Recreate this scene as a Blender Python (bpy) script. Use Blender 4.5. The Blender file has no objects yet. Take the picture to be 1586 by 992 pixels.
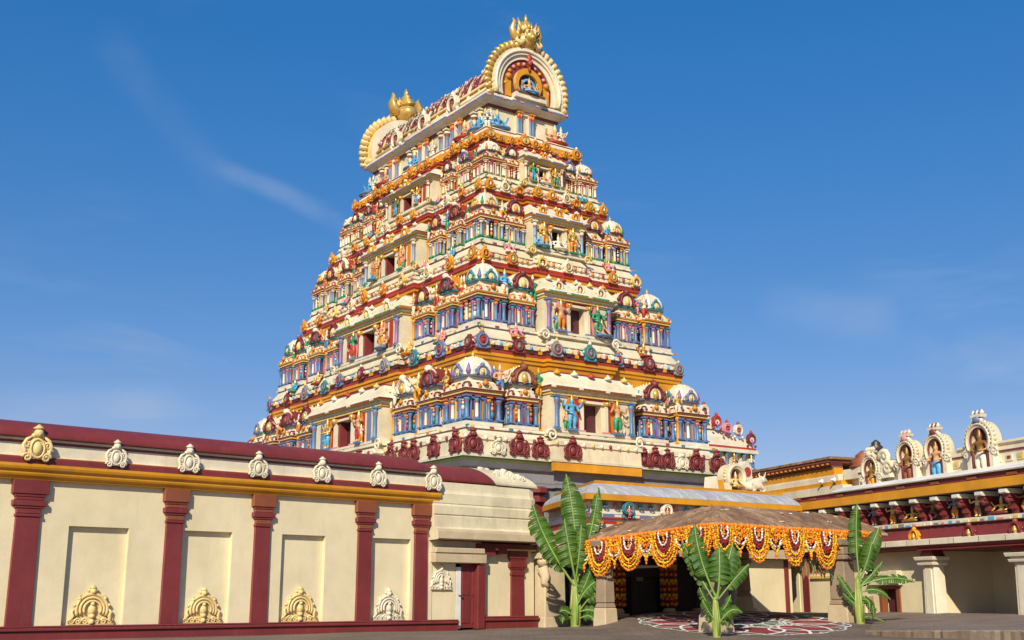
import bpy, math, random
from mathutils import Matrix, Vector
random.seed(7)
R = math.radians
C = bpy.context.scene.collection
scene = bpy.context.scene

# ------------------------------------------------------------------ materials
MATS = {}
def new_mat(name):
    m = bpy.data.materials.new(name); m.use_nodes = True
    nt = m.node_tree; nt.nodes.clear()
    out = nt.nodes.new('ShaderNodeOutputMaterial'); b = nt.nodes.new('ShaderNodeBsdfPrincipled')
    nt.links.new(b.outputs[0], out.inputs[0])
    MATS[name] = m
    return m, nt, b
def N(nt, t, **kw):
    n = nt.nodes.new(t)
    for k, v in kw.items():
        if k.startswith('i_'): n.inputs[int(k[2:])].default_value = v
        else: setattr(n, k, v)
    return n
def coords(nt, scale, sq=1.0):
    g = N(nt, 'ShaderNodeNewGeometry'); mp = N(nt, 'ShaderNodeMapping')
    mp.inputs['Scale'].default_value = (scale, scale, scale*sq)
    nt.links.new(g.outputs['Position'], mp.inputs[0])
    return mp.outputs[0]
def noise(nt, vec, scale=1.0, detail=4.0, rough=.6):
    n = N(nt, 'ShaderNodeTexNoise'); n.inputs['Scale'].default_value = scale
    n.inputs['Detail'].default_value = detail; n.inputs['Roughness'].default_value = rough
    nt.links.new(vec, n.inputs['Vector'])
    return n.outputs['Fac']
def ramp(nt, fac, stops):
    r = N(nt, 'ShaderNodeValToRGB'); e = r.color_ramp.elements
    while len(e) < len(stops): e.new(.5)
    for q, (p, c) in zip(e, stops): q.position = p; q.color = (*c, 1) if len(c) == 3 else c
    nt.links.new(fac, r.inputs[0])
    return r.outputs[0]
def mixc(nt, fac, a, b, mode='MIX'):
    m = N(nt, 'ShaderNodeMix', data_type='RGBA', blend_type=mode)
    for s, v in ((0, fac), (6, a), (7, b)):
        if isinstance(v, (int, float)): m.inputs[s].default_value = v
        elif isinstance(v, tuple): m.inputs[s].default_value = (*v, 1)[:4]
        else: nt.links.new(v, m.inputs[s])
    return m.outputs[2]
def N_div(nt, v):
    m = N(nt, 'ShaderNodeMath', operation='MULTIPLY'); nt.links.new(v, m.inputs[0]); m.inputs[1].default_value = .6
    return m.outputs[0]
def bump(nt, b, h, strength, dist):
    n = N(nt, 'ShaderNodeBump'); n.inputs['Strength'].default_value = strength; n.inputs['Distance'].default_value = dist
    nt.links.new(h, n.inputs['Height']); nt.links.new(n.outputs[0], b.inputs['Normal'])
def paint(name, col, rough=.55, dirt=.25, dirt_col=(.16, .11, .07), bs=.25, scale=1.0, metal=0.0, var=.72):
    m, nt, b = new_mat(name)
    big = noise(nt, coords(nt, .5*scale), 1, 5, .65)
    c1 = mixc(nt, ramp(nt, big, [(.3, (0, 0, 0)), (.7, (1, 1, 1))]), tuple(k*q for k, q in zip(col, (var, var*.985, var*.95))), tuple(min(1, k*1.05) for k in col))
    st = noise(nt, coords(nt, 2.6*scale, .16), 1, 6, .7)
    sf = ramp(nt, st, [(.54, (0, 0, 0)), (.80, (dirt,)*3)])
    c2 = mixc(nt, sf, c1, tuple(k*.35+d*.55 for k, d in zip(col, dirt_col)))
    sp = noise(nt, coords(nt, 7*scale), 1, 4, .7)
    c3 = mixc(nt, ramp(nt, sp, [(.62, (0, 0, 0)), (.74, (dirt*.8,)*3)]), c2, tuple(k*.5+d*.4 for k, d in zip(col, dirt_col)))
    nt.links.new(c3, b.inputs['Base Color'])
    b.inputs['Roughness'].default_value = rough; b.inputs['Metallic'].default_value = metal
    bump(nt, b, noise(nt, coords(nt, 9*scale), 1, 6, .65), bs, .03)
    return m
paint('cream', (.75, .665, .45), dirt=.55)
paint('cream_wall', (.735, .645, .415), .7, dirt=.22, var=.88)
paint('ivory', (.78, .71, .53), .55, dirt=.48)
paint('pale_gold', (.80, .60, .26), .38, dirt=.18)
paint('gold', (.75, .49, .13), .30, dirt=.18, metal=.45)
paint('maroon', (.20, .030, .030), .5, dirt=.24, dirt_col=(.3, .2, .15))
paint('dark_maroon', (.085, .018, .02), .6, dirt=.2)
paint('red', (.42, .045, .025), .5, dirt=.2)
paint('brown_red', (.26, .075, .028), .6, dirt=.45)
paint('yellow', (.70, .31, .014), .5, dirt=.4)
paint('orange', (.64, .23, .022), .5, dirt=.35)
paint('lemon', (.76, .56, .17), .5, dirt=.3)
paint('blue', (.10, .21, .40), .45, dirt=.2)
paint('sky_blue', (.10, .40, .66), .45, dirt=.2)
paint('slate_blue', (.15, .19, .33), .5, dirt=.25)
paint('pale_blue', (.26, .36, .47), .45, dirt=.25)
paint('teal', (.05, .24, .27), .45, dirt=.2)
paint('green', (.04, .30, .14), .45, dirt=.2)
paint('olive', (.20, .25, .08), .5, dirt=.25)
paint('purple', (.26, .14, .36), .45, dirt=.2)
paint('pink', (.72, .28, .30), .5, dirt=.2)
paint('skin_paint', (.66, .36, .17), .5, dirt=.2)
paint('white', (.78, .78, .73), .5, dirt=.25)
paint('grey_stone', (.25, .25, .265), .75, dirt=.35, dirt_col=(.1, .09, .08))
paint('dark_grey', (.10, .10, .115), .7, dirt=.3)
paint('bronze', (.33, .17, .05), .4, dirt=.4, metal=.3)
paint('iron', (.05, .04, .03), .4, dirt=.2)
paint('void', (.012, .010, .009), .9, dirt=.1)  # near-black paint standing in for the shaded depth of openings
paint('old_stone', (.55, .44, .28), .8, dirt=.55, bs=.6)
paint('pier_stone', (.62, .51, .33), .8, dirt=.45, bs=.5)
paint('sooty_shade_stone', (.045, .036, .028), .85, dirt=.5, bs=.5)  # stone darkened further so its colour carries the pavilion interior's shade
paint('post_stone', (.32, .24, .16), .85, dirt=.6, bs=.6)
paint('marigold', (.85, .24, .008), .7, dirt=.12, scale=3, bs=.6)
paint('marigold_yellow', (.86, .52, .01), .7, dirt=.12, scale=3, bs=.6)
paint('jasmine', (.80, .80, .72), .7, dirt=.1, scale=3, bs=.6)
paint('rose', (.28, .015, .02), .7, dirt=.2, scale=3, bs=.6)
paint('chalk', (.80, .79, .76), .9, dirt=.3)
paint('powder_red', (.26, .030, .03), .95, dirt=.5, dirt_col=(.2, .15, .12))
paint('powder_green', (.03, .11, .045), .95, dirt=.4)
paint('powder_purple', (.09, .03, .08), .95, dirt=.4)
def special():
    # grey lead roof with pale scratches
    m, nt, b = new_mat('lead_roof')
    n1 = noise(nt, coords(nt, .9), 1, 6, .7)
    mp = coords(nt, 1.0); w = N(nt, 'ShaderNodeTexWave', wave_type='BANDS', bands_direction='DIAGONAL')
    w.inputs['Scale'].default_value = .42; w.inputs['Distortion'].default_value = 14; w.inputs['Detail'].default_value = 5
    nt.links.new(mp, w.inputs[0])
    c = mixc(nt, ramp(nt, n1, [(.3, (0, 0, 0)), (.75, (1, 1, 1))]), (.27, .28, .30), (.47, .47, .47))
    c = mixc(nt, ramp(nt, w.outputs['Fac'], [(.86, (0, 0, 0)), (.99, (.5,)*3)]), c, (.62, .61, .57))
    nt.links.new(c, b.inputs['Base Color']); b.inputs['Roughness'].default_value = .5
    bump(nt, b, n1, .4, .05)
    # brown slab roof of the pavilion
    m, nt, b = new_mat('slab_roof')
    n1 = noise(nt, coords(nt, .35), 1, 8, .7); n2 = noise(nt, coords(nt, 2.2), 1, 6, .7)
    c = ramp(nt, n1, [(.30, (.09, .046, .024)), (.44, (.23, .125, .062)), (.55, (.35, .205, .105)), (.68, (.52, .34, .19))])
    c = mixc(nt, ramp(nt, n2, [(.45, (0, 0, 0)), (.62, (.7,)*3)]), c, (.10, .06, .034))
    n3 = noise(nt, coords(nt, 1.1), 1, 6, .75)
    c = mixc(nt, ramp(nt, n3, [(.64, (0, 0, 0)), (.70, (.8,)*3)]), c, (.45, .37, .27))
    nt.links.new(c, b.inputs['Base Color']); b.inputs['Roughness'].default_value = .85
    bump(nt, b, n2, .8, .12)
    # ground
    for nm, ca, cb in (('paving', (.125, .092, .066), (.22, .165, .118)), ('terrace_paving', (.17, .125, .10), (.26, .20, .16)), ('dry_earth', (.22, .16, .10), (.32, .25, .17))):
        m, nt, b = new_mat(nm)
        n1 = noise(nt, coords(nt, .3), 1, 8, .7); n2 = noise(nt, coords(nt, 6), 1, 4, .7)
        c = mixc(nt, ramp(nt, n1, [(.35, (0, 0, 0)), (.65, (1, 1, 1))]), ca, cb)
        c = mixc(nt, ramp(nt, n2, [(.5, (0, 0, 0)), (.75, (.6,)*3)]), c, tuple(k*.55 for k in ca))
        if nm != 'dry_earth':
            g = N(nt, 'ShaderNodeTexBrick'); g.inputs['Scale'].default_value = .5; g.inputs['Mortar Size'].default_value = .012
            g.inputs['Color1'].default_value = (1, 1, 1, 1); g.inputs['Color2'].default_value = (.86, .86, .86, 1); g.inputs['Mortar'].default_value = (.5, .5, .5, 1)
            nt.links.new(coords(nt, 1), g.inputs[0])
            c = mixc(nt, .8, c, g.outputs[0], 'MULTIPLY')
        nt.links.new(c, b.inputs['Base Color']); b.inputs['Roughness'].default_value = .8
        bump(nt, b, n2, .4, .03)
    # banana leaf: blade and stem
    for nm, ca, cb, tr in (('leaf_blade', (.030, .080, .008), (.085, .175, .014), .28), ('leaf_rib', (.16, .28, .05), (.24, .36, .08), .1), ('stem_green', (.16, .24, .035), (.38, .38, .09), .0)):
        m, nt, b = new_mat(nm)
        n1 = noise(nt, coords(nt, .9), 1, 5, .6)
        c = mixc(nt, ramp(nt, n1, [(.3, (0, 0, 0)), (.7, (1, 1, 1))]), ca, cb)
        if nm == 'leaf_blade':
            uv = N(nt, 'ShaderNodeUVMap'); w = N(nt, 'ShaderNodeTexWave', wave_type='BANDS', bands_direction='X')
            w.inputs['Scale'].default_value = 12; w.inputs['Distortion'].default_value = 2.5; w.inputs['Detail'].default_value = 2
            nt.links.new(uv.outputs[0], w.inputs[0])
            c = mixc(nt, ramp(nt, w.outputs['Fac'], [(.2, (0, 0, 0)), (.9, (.28,)*3)]), c, (.11, .27, .035))
            sx_ = N(nt, 'ShaderNodeSeparateXYZ'); nt.links.new(uv.outputs[0], sx_.inputs[0])
            ed = N(nt, 'ShaderNodeMath', operation='MULTIPLY_ADD'); nt.links.new(noise(nt, coords(nt, 3.5), 1, 4, .6), ed.inputs[0]); ed.inputs[1].default_value = .75; nt.links.new(sx_.outputs[1], ed.inputs[2])
            c = mixc(nt, ramp(nt, ed.outputs[0], [(.0, (0, 0, 0)), (1.0, (0, 0, 0))]) if False else ramp(nt, N_div(nt, ed.outputs[0]), [(.80, (0, 0, 0)), (.90, (.85,)*3)]), c, (.24, .17, .045))
            bump(nt, b, w.outputs['Fac'], .35, .04)
            t = N(nt, 'ShaderNodeBsdfTranslucent'); nt.links.new(c, t.inputs[0])
            ms = N(nt, 'ShaderNodeMixShader'); ms.inputs[0].default_value = tr
            out = [n for n in nt.nodes if n.type == 'OUTPUT_MATERIAL'][0]
            nt.links.new(b.outputs[0], ms.inputs[1]); nt.links.new(t.outputs[0], ms.inputs[2]); nt.links.new(ms.outputs[0], out.inputs[0])
        nt.links.new(c, b.inputs['Base Color']); b.inputs['Roughness'].default_value = .42
    paint('dry_leaf', (.30, .20, .06), .8, dirt=.3)
special()

# ------------------------------------------------------------------ mesh builder
class MB:
    def __init__(s): s.v = []; s.f = []; s.m = []; s.sm = []; s.T = Matrix.Identity(4); s.names = []; s.uv = None
    def mi(s, n):
        if n not in s.names: s.names.append(n)
        return s.names.index(n)
    def add(s, vs, fs, mat, smooth=False):
        o = len(s.v)
        T = s.T
        s.v += [tuple(T @ Vector(p)) for p in vs]
        s.f += [tuple(o+i for i in f) for f in fs]
        if isinstance(mat, (list, tuple)): s.m += [s.mi(x) for x in mat]
        else: s.m += [s.mi(mat)]*len(fs)
        s.sm += [smooth]*len(fs)
    def box(s, x0, x1, y0, y1, z0, z1, mat, tx=0, ty=0):      # tx/ty: inset of the top
        v = [(x0, y0, z0), (x1, y0, z0), (x1, y1, z0), (x0, y1, z0), (x0+tx, y0+ty, z1), (x1-tx, y0+ty, z1), (x1-tx, y1-ty, z1), (x0+tx, y1-ty, z1)]
        s.add(v, [(3, 2, 1, 0), (4, 5, 6, 7), (0, 1, 5, 4), (1, 2, 6, 5), (2, 3, 7, 6), (3, 0, 4, 7)], mat)
    def lathe(s, prof, n=10, c=(0, 0, 0), mat='cream', smooth=True, cap=True):   # prof: (r,z[,mat of the band above])
        vs = []; fs = []; ms = []; cur = mat
        for p in prof:
            for i in range(n):
                a = 2*math.pi*(i+.5)/n
                vs.append((c[0]+p[0]*math.cos(a), c[1]+p[0]*math.sin(a), c[2]+p[1]))
        for k in range(len(prof)-1):
            if len(prof[k]) > 2: cur = prof[k][2]
            for i in range(n):
                j = (i+1) % n
                fs.append((k*n+i, k*n+j, k*n+n+j, k*n+n+i)); ms.append(cur)
        if cap:
            fs.append(tuple(range(n-1, -1, -1))); ms.append(ms[0]); q = (len(prof)-1)*n
            fs.append(tuple(range(q, q+n))); ms.append(cur)
        s.add(vs, fs, ms, smooth)
    def ball(s, c, r, mat, n=8, k=5, sz=1.0, sx=1.0, sy=1.0):
        vs = [(c[0], c[1], c[2]-r*sz)]; fs = []
        for i in range(1, k):
            t = math.pi*i/k
            for j in range(n):
                a = 2*math.pi*j/n
                vs.append((c[0]+r*sx*math.sin(t)*math.cos(a), c[1]+r*sy*math.sin(t)*math.sin(a), c[2]-r*sz*math.cos(t)))
        vs.append((c[0], c[1], c[2]+r*sz)); e = len(vs)-1
        for j in range(n):
            q = (j+1) % n
            fs.append((0, 1+q, 1+j))
            for i in range(k-2): fs.append((1+i*n+j, 1+i*n+q, 1+(i+1)*n+q, 1+(i+1)*n+j))
            fs.append((1+(k-2)*n+j, 1+(k-2)*n+q, e))
        s.add(vs, fs, mat, True)
    def tube(s, path, rad, mat, n=6, closed=False, smooth=True):
        P = [Vector(p) for p in path]; L = len(P); vs = []; fs = []
        for i, p in enumerate(P):
            a = P[(i-1) % L] if (closed or i) else P[0]; b = P[(i+1) % L] if (closed or i < L-1) else P[-1]
            d = (b-a); d = d.normalized() if d.length > 1e-9 else Vector((0, 0, 1))
            up = Vector((0, 1, 0)) if abs(d.y) < .9 else Vector((0, 0, 1))
            x = d.cross(up).normalized(); y = d.cross(x)
            r = rad[i] if isinstance(rad, (list, tuple)) else rad
            for j in range(n):
                t = 2*math.pi*j/n
                vs.append(tuple(p+x*(r*math.cos(t))+y*(r*math.sin(t))))
        for i in range(L if closed else L-1):
            for j in range(n):
                q = (j+1) % n; k = (i+1) % L
                fs.append((i*n+j, i*n+q, k*n+q, k*n+j))
        if not closed:
            fs.append(tuple(range(n-1, -1, -1))); fs.append(tuple(range((L-1)*n, L*n)))
        s.add(vs, fs, mat, smooth)
    def prism(s, poly, y0, y1, mat, side=None, smooth=False):      # poly in (x,z), extruded along y; y0 is the front
        n = len(poly)
        vs = [(x, y0, z) for x, z in poly]+[(x, y1, z) for x, z in poly]
        fs = [tuple(range(n)), tuple(range(2*n-1, n-1, -1))]+[(i, n+i, n+(i+1) % n, (i+1) % n) for i in range(n)]
        s.add(vs, fs, [mat, mat]+[side or mat]*n, smooth)
    def strip(s, outer, inner, y0, y1, mat, side=None):           # band between two (x,z) polylines, extruded
        n = len(outer)
        vs = [(x, y0, z) for x, z in outer]+[(x, y0, z) for x, z in inner]+[(x, y1, z) for x, z in outer]+[(x, y1, z) for x, z in inner]
        fs = []; ms = []
        for i in range(n-1):
            fs += [(i, i+1, n+i+1, n+i), (2*n+i, 3*n+i, 3*n+i+1, 2*n+i+1), (i, 2*n+i, 2*n+i+1, i+1), (n+i, n+i+1, 3*n+i+1, 3*n+i)]
            ms += [mat, mat, side or mat, side or mat]
        fs += [(0, n, 3*n, 2*n), (n-1, 3*n-1, 4*n-1, 2*n-1)]; ms += [mat, mat]
        s.add(vs, fs, ms)
    def rings(s, rr, mats, closed=True, smooth=False, cap=True):  # list of equal-length vertex rings, one material per band
        n = len(rr[0]); vs = [p for r in rr for p in r]; fs = []; ms = []
        for k in range(len(rr)-1):
            for i in range(n if closed else n-1):
                j = (i+1) % n
                fs.append((k*n+i, k*n+j, k*n+n+j, k*n+n+i)); ms.append(mats[k])
        if cap:
            q = (len(rr)-1)*n
            fs.append(tuple(range(q, q+n))); ms.append(mats[-1])
        s.add(vs, fs, ms, smooth)
    def mesh(s, name):
        me = bpy.data.meshes.new(name); me.from_pydata(s.v, [], s.f)
        for n in s.names: me.materials.append(MATS[n])
        me.polygons.foreach_set('material_index', s.m); me.polygons.foreach_set('use_smooth', s.sm)
        if s.uv:
            l = me.uv_layers.new(name='UVMap')
            for lp in me.loops: l.data[lp.index].uv = s.uv[lp.vertex_index]
        me.update(); return me
    def build(s, name, parent=None, M=None):
        o = bpy.data.objects.new(name, s.mesh(name)); C.objects.link(o)
        if parent: o.parent = parent
        if M is not None: o.matrix_local = M
        return o
def inst(name, me, parent=None, M=None):
    o = bpy.data.objects.new(name, me); C.objects.link(o)
    if parent: o.parent = parent
    if M is not None: o.matrix_local = M
    return o
def tag(o, label=None, cat=None, group=None, kind=None):
    for k, v in (('label', label), ('category', cat), ('group', group), ('kind', kind)):
        if v: o[k] = v
    return o
def empty(name, loc=(0, 0, 0), rz=0.0):
    o = bpy.data.objects.new(name, None); C.objects.link(o); o.location = loc; o.rotation_euler = (0, 0, rz)
    o.empty_display_size = .3
    return o
def TR(x, y, z, rz=0.0, s=1.0):
    return Matrix.Translation((x, y, z)) @ Matrix.Rotation(rz, 4, 'Z') @ Matrix.Diagonal((s, s, s, 1) if not isinstance(s, tuple) else (*s, 1))
def copy_tree(o, parent=None):
    c = o.copy(); C.objects.link(c)
    if parent: c.parent = parent
    for ch in list(o.children): copy_tree(ch, c)
    return c
def bevel(o, w=.02, seg=1):
    m = o.modifiers.new('edge', 'BEVEL'); m.width = w; m.segments = seg; m.limit_method = 'ANGLE'; m.angle_limit = R(40)
    return o

# ------------------------------------------------------------------ motif shapes (front is -y, base at z=0)
def arch_pts(w, h, n=14, foot=.12, squeeze=.86):
    Rr = w/2; zc = h-Rr; pts = []
    a0 = -math.asin(min(.95, zc/Rr)) if zc < Rr else -R(70)
    for i in range(n+1):
        t = a0+(math.pi-2*a0)*i/n
        pts.append((Rr*math.cos(t), zc+Rr*math.sin(t)))
    return pts
def keyhole(w, h, n=18, a=-38):
    Rr = w/2; zc = h-Rr
    return [(Rr*math.cos(R(a)+(math.pi-2*R(a))*i/n), zc+Rr*math.sin(R(a)+(math.pi-2*R(a))*i/n)) for i in range(n+1)]
def kudu(mb, w, h, d, frame, inner, core, tip=None, n=12, at=(0, 0, 0)):
    T0 = mb.T; mb.T = T0 @ Matrix.Translation(at)
    o = arch_pts(w, h*.80, n); i2 = arch_pts(w*.60, h*.58, n)
    i2 = [(x, z+.05*h) for x, z in i2]
    mb.strip(o, i2, -d, 0, frame)
    mb.prism([(x*.62, z*.8+.02*h) for x, z in o], -d*.72, -.002, inner)
    mb.tube([(x*.80, -d, z*.86+.05*h) for x, z in o], w*.05, frame, 5)
    for sx in (-1, 1):
        mb.ball((sx*w*.47, -d*.6, h*.08), w*.13, frame, 6, 4)
        mb.ball((sx*w*.50, -d*.4, h*.36), w*.10, frame, 6, 4)
    mb.ball((0, -d*.75, h*.24), w*.15, core, 6, 4, 1.5)
    mb.ball((0, -d*.78, h*.44), w*.09, core, 6, 4)
    tip = tip or frame
    mb.ball((0, -d*.5, h*.84), w*.17, tip, 7, 4, .9)
    mb.lathe([(w*.09, 0), (w*.11, h*.05), (w*.02, h*.13)], 6, (0, -d*.5, h*.87), tip)
    mb.T = T0
def flame(mb, w, h, d, frame, inner, core, tip):
    """leaf-shaped lip ornament with a framed medallion and a bud"""
    o = [(-.30, 0), (.30, 0), (.46, .10), (.40, .22), (.52, .34), (.50, .52), (.34, .66), (.16, .74), (.10, .84), (-.10, .84), (-.16, .74), (-.34, .66), (-.50, .52), (-.52, .34), (-.40, .22), (-.46, .10)]
    mb.prism([(x*w, z*h) for x, z in o], -d*.8, 0, frame)
    i_ = [(math.cos(t)*w*.30, h*.40+math.sin(t)*h*.25) for t in [2*math.pi*k/10 for k in range(10)]]
    mb.prism(i_, -d, -d*.8, inner)
    mb.tube([(x*1.12, -d, (z-h*.40)*1.12+h*.40) for x, z in i_], w*.06, frame, 5, True)
    mb.ball((0, -d*1.0, h*.36), w*.12, core, 6, 4, 1.5); mb.ball((0, -d*1.05, h*.52), w*.075, core, 6, 4)
    mb.ball((0, -d*.6, h*.88), w*.13, tip, 7, 4, 1.1); mb.lathe([(w*.07, 0), (w*.01, h*.09)], 5, (0, -d*.6, h*.95), tip)
    for sx in (-1, 1):
        mb.ball((sx*w*.42, -d*.7, h*.07), w*.12, frame, 6, 4); mb.ball((sx*w*.48, -d*.5, h*.44), w*.09, tip, 6, 4)
def column(mb, h, r, shaft, ring, cap, base=None, n=8, at=(0, 0, 0), seg=0):
    base = base or ring
    T0 = mb.T; mb.T = T0 @ Matrix.Translation(at)
    mb.box(-r*1.5, r*1.5, -r*1.5, r*1.5, 0, h*.06, base)
    mb.lathe([(r*1.3, h*.06, base), (r*1.3, h*.10, base), (r, h*.13, shaft), (r*.94, h*.70, ring), (r*1.15, h*.74, 'red'), (r*1.15, h*.765, ring),
              (r*1.3, h*.80, cap), (r*1.5, h*.845, cap), (r*1.35, h*.88, ring), (r*1.05, h*.90, cap), (r*1.3, h*.94, cap)], n, mat=shaft)
    mb.box(-r*1.45, r*1.45, -r*1.45, r*1.45, h*.94, h, cap)
    mb.T = T0
def scroll(mb, c, r, mat, turns=1.3, flip=1, y=0, th=.22, n=12):
    pts = []
    for i in range(n+1):
        t = i/n; a = t*turns*2*math.pi; q = r*(1-.75*t)
        pts.append((c[0]+flip*q*math.cos(a), y, c[1]+q*math.sin(a)))
    mb.tube(pts, [r*th*(1-.35*i/n) for i in range(n+1)], mat, 6)
    mb.ball((pts[-1][0], y, pts[-1][2]), r*th*1.1, mat, 6, 4)
def square_ring(w, z, d=None):
    d = d or w
    return [(-w, -d, z), (w, -d, z), (w, d, z), (-w, d, z)]
def finial(mb, h, mat='gold', at=(0, 0, 0), n=8):
    mb.lathe([(h*.16, 0), (h*.30, h*.10), (h*.10, h*.22), (h*.34, h*.42), (h*.26, h*.58), (h*.07, h*.66), (h*.13, h*.74), (h*.02, h)], n, at, mat)

# ------------------------------------------------------------------ stucco figures: one continuous skinned body each
def skin_mesh(name, joints, edges, sub=1):
    me = bpy.data.meshes.new(name); me.from_pydata([j[0] for j in joints], edges, [])
    o = bpy.data.objects.new(name, me); C.objects.link(o)
    sk = o.modifiers.new('skin', 'SKIN'); sk.use_smooth_shade = True
    for i, j in enumerate(joints):
        d = me.skin_vertices[0].data[i]; r = j[1]
        d.radius = r if isinstance(r, tuple) else (r, r)
        d.use_root = (i == 0)
    ss = o.modifiers.new('sub', 'SUBSURF'); ss.levels = sub; ss.render_levels = sub
    dg = bpy.context.evaluated_depsgraph_get(); dg.update()
    out = bpy.data.meshes.new_from_object(o.evaluated_get(dg)); out.name = name
    bpy.data.objects.remove(o); bpy.data.meshes.remove(me)
    out.polygons.foreach_set('use_smooth', [True]*len(out.polygons))
    return out
def figure_mesh(name, pose):
    # unit height about 1 (to crown tip 1.16)
    J = [((0, 0, .50), .085), ((0, 0, .60), .068), ((0, -.005, .70), .085), ((0, 0, .775), .075), ((0, 0, .82), .032), ((0, -.01, .875), .055), ((0, -.005, .93), .052),
         ((0, 0, .985), .050), ((0, 0, 1.07), .032), ((0, 0, 1.15), .010)]
    E = [(i, i+1) for i in range(9)]
    def limb(par, pts):
        p = par
        for q in pts:
            J.append(q); E.append((p, len(J)-1)); p = len(J)-1
    for sx in (-1, 1):
        if pose in ('stand', 'four', 'raise'):
            limb(0, [((sx*.07, 0, .44), .075), ((sx*.075, -.02, .26), .060), ((sx*.07, .01, .06), .042), ((sx*.085, -.06, .02), .034)])
        elif pose == 'dance':
            limb(0, [((sx*.10, -.02, .44), .070), ((sx*(.19 if sx > 0 else .12), -.06, .28), .055), ((sx*.07 if sx < 0 else .06, -.02, .06 if sx < 0 else .16), .04), ((sx*.10 if sx < 0 else .02, -.07, .02 if sx < 0 else .13), .032)])
        else:   # seated cross-legged: pelvis carried low by the caller's scale
            limb(0, [((sx*.14, -.06, .47), .075), ((sx*.26, -.16, .45), .062), ((sx*.05, -.24, .44), .048), ((-sx*.05, -.25, .44), .034)])
        arms = {'stand': [((.15, 0, .755), .042), ((.20, -.03, .60), .036), ((.14, -.13, .56), .027), ((.10, -.17, .58), .026)],
                'raise': [((.15, 0, .755), .042), ((.24, -.04, .68), .034), ((.22, -.10, .82), .026), ((.22, -.12, .88), .026)],
                'dance': [((.15, 0, .755), .042), ((.27, -.03, .72), .034), ((.33, -.08, .84), .026), ((.36, -.10, .88), .025)],
                'sit': [((.15, 0, .755), .042), ((.23, -.04, .62), .036), ((.20, -.17, .52), .027), ((.16, -.20, .51), .026)]}
        key = 'stand' if pose == 'four' else pose
        limb(3, [((sx*p[0], p[1], p[2]), r) for p, r in arms[key]])
        if pose in ('four', 'sit'):
            limb(3, [((sx*.13, .03, .77), .040), ((sx*.26, .02, .74), .032), ((sx*.29, -.03, .88), .025), ((sx*.29, -.05, .93), .028)])
    me = skin_mesh(name, J, E, 1)
    for nm in ('skin_paint', 'red', 'gold'): me.materials.append(MATS[nm])
    for p in me.polygons:
        c = p.center
        p.material_index = 2 if c.z > .955 else (1 if (c.z < .545 and (pose != 'sit' or abs(c.x) < .3)) and math.hypot(c.x, 0) < .3 and c.z > (.10 if pose != 'sit' else 0) else 0)
    if pose == 'sit':
        me.transform(Matrix.Translation((0, 0, -.385)))
    return me
FIG = {p: figure_mesh('stucco_body_'+p, p) for p in ('stand', 'four', 'raise', 'dance', 'sit')}
def figure(name, pose, parent, M, h, skin='skin_paint', cloth='red', crown='gold', fat=1.32):
    hh = {'sit': .76}.get(pose, 1.15)
    o = inst(name, FIG[pose], parent, M @ Matrix.Diagonal((h/hh*fat, h/hh*fat, h/hh, 1)))
    for i, c in enumerate((skin, cloth, crown)):
        o.material_slots[i].link = 'OBJECT'; o.material_slots[i].material = MATS[c]
    return o
def crest(mat, sc=1.0):
    b = MB(); b.T = Matrix.Diagonal((sc, sc, sc, 1))
    b.prism([(-.34, .12), (.34, .12), (.40, .45), (.30, .78), (.12, .98), (-.12, .98), (-.30, .78), (-.40, .45)], -.12, 0, mat)
    b.ball((0, -.12, .52), .19, mat, 10, 6, 1.45, 1, .7); b.tube([(.26*math.cos(t), -.14, .52+.36*math.sin(t)) for t in [2*math.pi*k/16 for k in range(16)]], .05, mat, 6, True)
    for sx in (-1, 1):
        scroll(b, (sx*.36, .17), .18, mat, 1.3, sx, -.13, .36); scroll(b, (sx*.38, .62), .15, mat, 1.1, -sx, -.12, .36)
        b.tube([(sx*.50, -.10, .18), (sx*.46, -.12, .42), (sx*.54, -.10, .62), (sx*.42, -.12, .84), (sx*.20, -.12, .98)], [.06, .08, .07, .07, .04], mat, 6)
    b.ball((0, -.12, 1.10), .19, mat, 10, 6, .9); b.ball((0, -.22, 1.05), .09, mat, 7, 4); b.lathe([(.16, 0), (.22, .06), (.12, .12), (.03, .2)], 8, (0, -.10, 1.24), mat)
    for sx in (-1, 1): b.ball((sx*.17, -.10, 1.00), .10, mat, 7, 4)
    return b.mesh('crest_ornament')
# ------------------------------------------------------------------ temple tower
K = 1.2; G0 = -1.7
LIPS = [(7.27, 9.37, 15.54), (13.36, 7.76, 14.13), (19.24, 6.24, 12.07), (24.37, 4.90, 10.51), (28.40, 3.80, 8.99), (31.79, 3.36, 8.45)]
LIPS = [(z*K-G0, a*K, b*K) for z, a, b in LIPS]
TW = empty('temple_tower', (-3.73*K, 80*K, G0), R(90-55.3))
tag(TW, 'tall stepped gateway tower crowded with painted stucco shrines and figures, barrel roof with gold masks', 'temple tower')
PU, PV = .34, .33          # bay half widths as fractions of a, b
def plan(a, b, wu, wv, p, z):
    cu, cv = -.052*a, -.10*b
    q = [(-a, -b), (cu-wu, -b), (cu-wu, -b-p), (cu+wu, -b-p), (cu+wu, -b), (a, -b), (a, -wv), (a+p, -wv), (a+p, wv), (a, wv), (a, b), (wu, b), (wu, b+p), (-wu, b+p), (-wu, b),
         (-a, b), (-a, cv+wv), (-a-p, cv+wv), (-a-p, cv-wv), (-a, cv-wv)]
    return [(x, y, z) for x, y in q]
def lerp(a, b, t): return a+(b-a)*t
def storey_ring(i, t, o, z, p=.45):
    z0, a0, b0 = LIPS[i]; z1, a1, b1 = LIPS[min(i+1, 5)]
    a, b = lerp(a0, a1, t), lerp(b0, b1, t)
    return plan(a+o, b+o, PU*a+o, PV*b+o, p, z)
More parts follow.
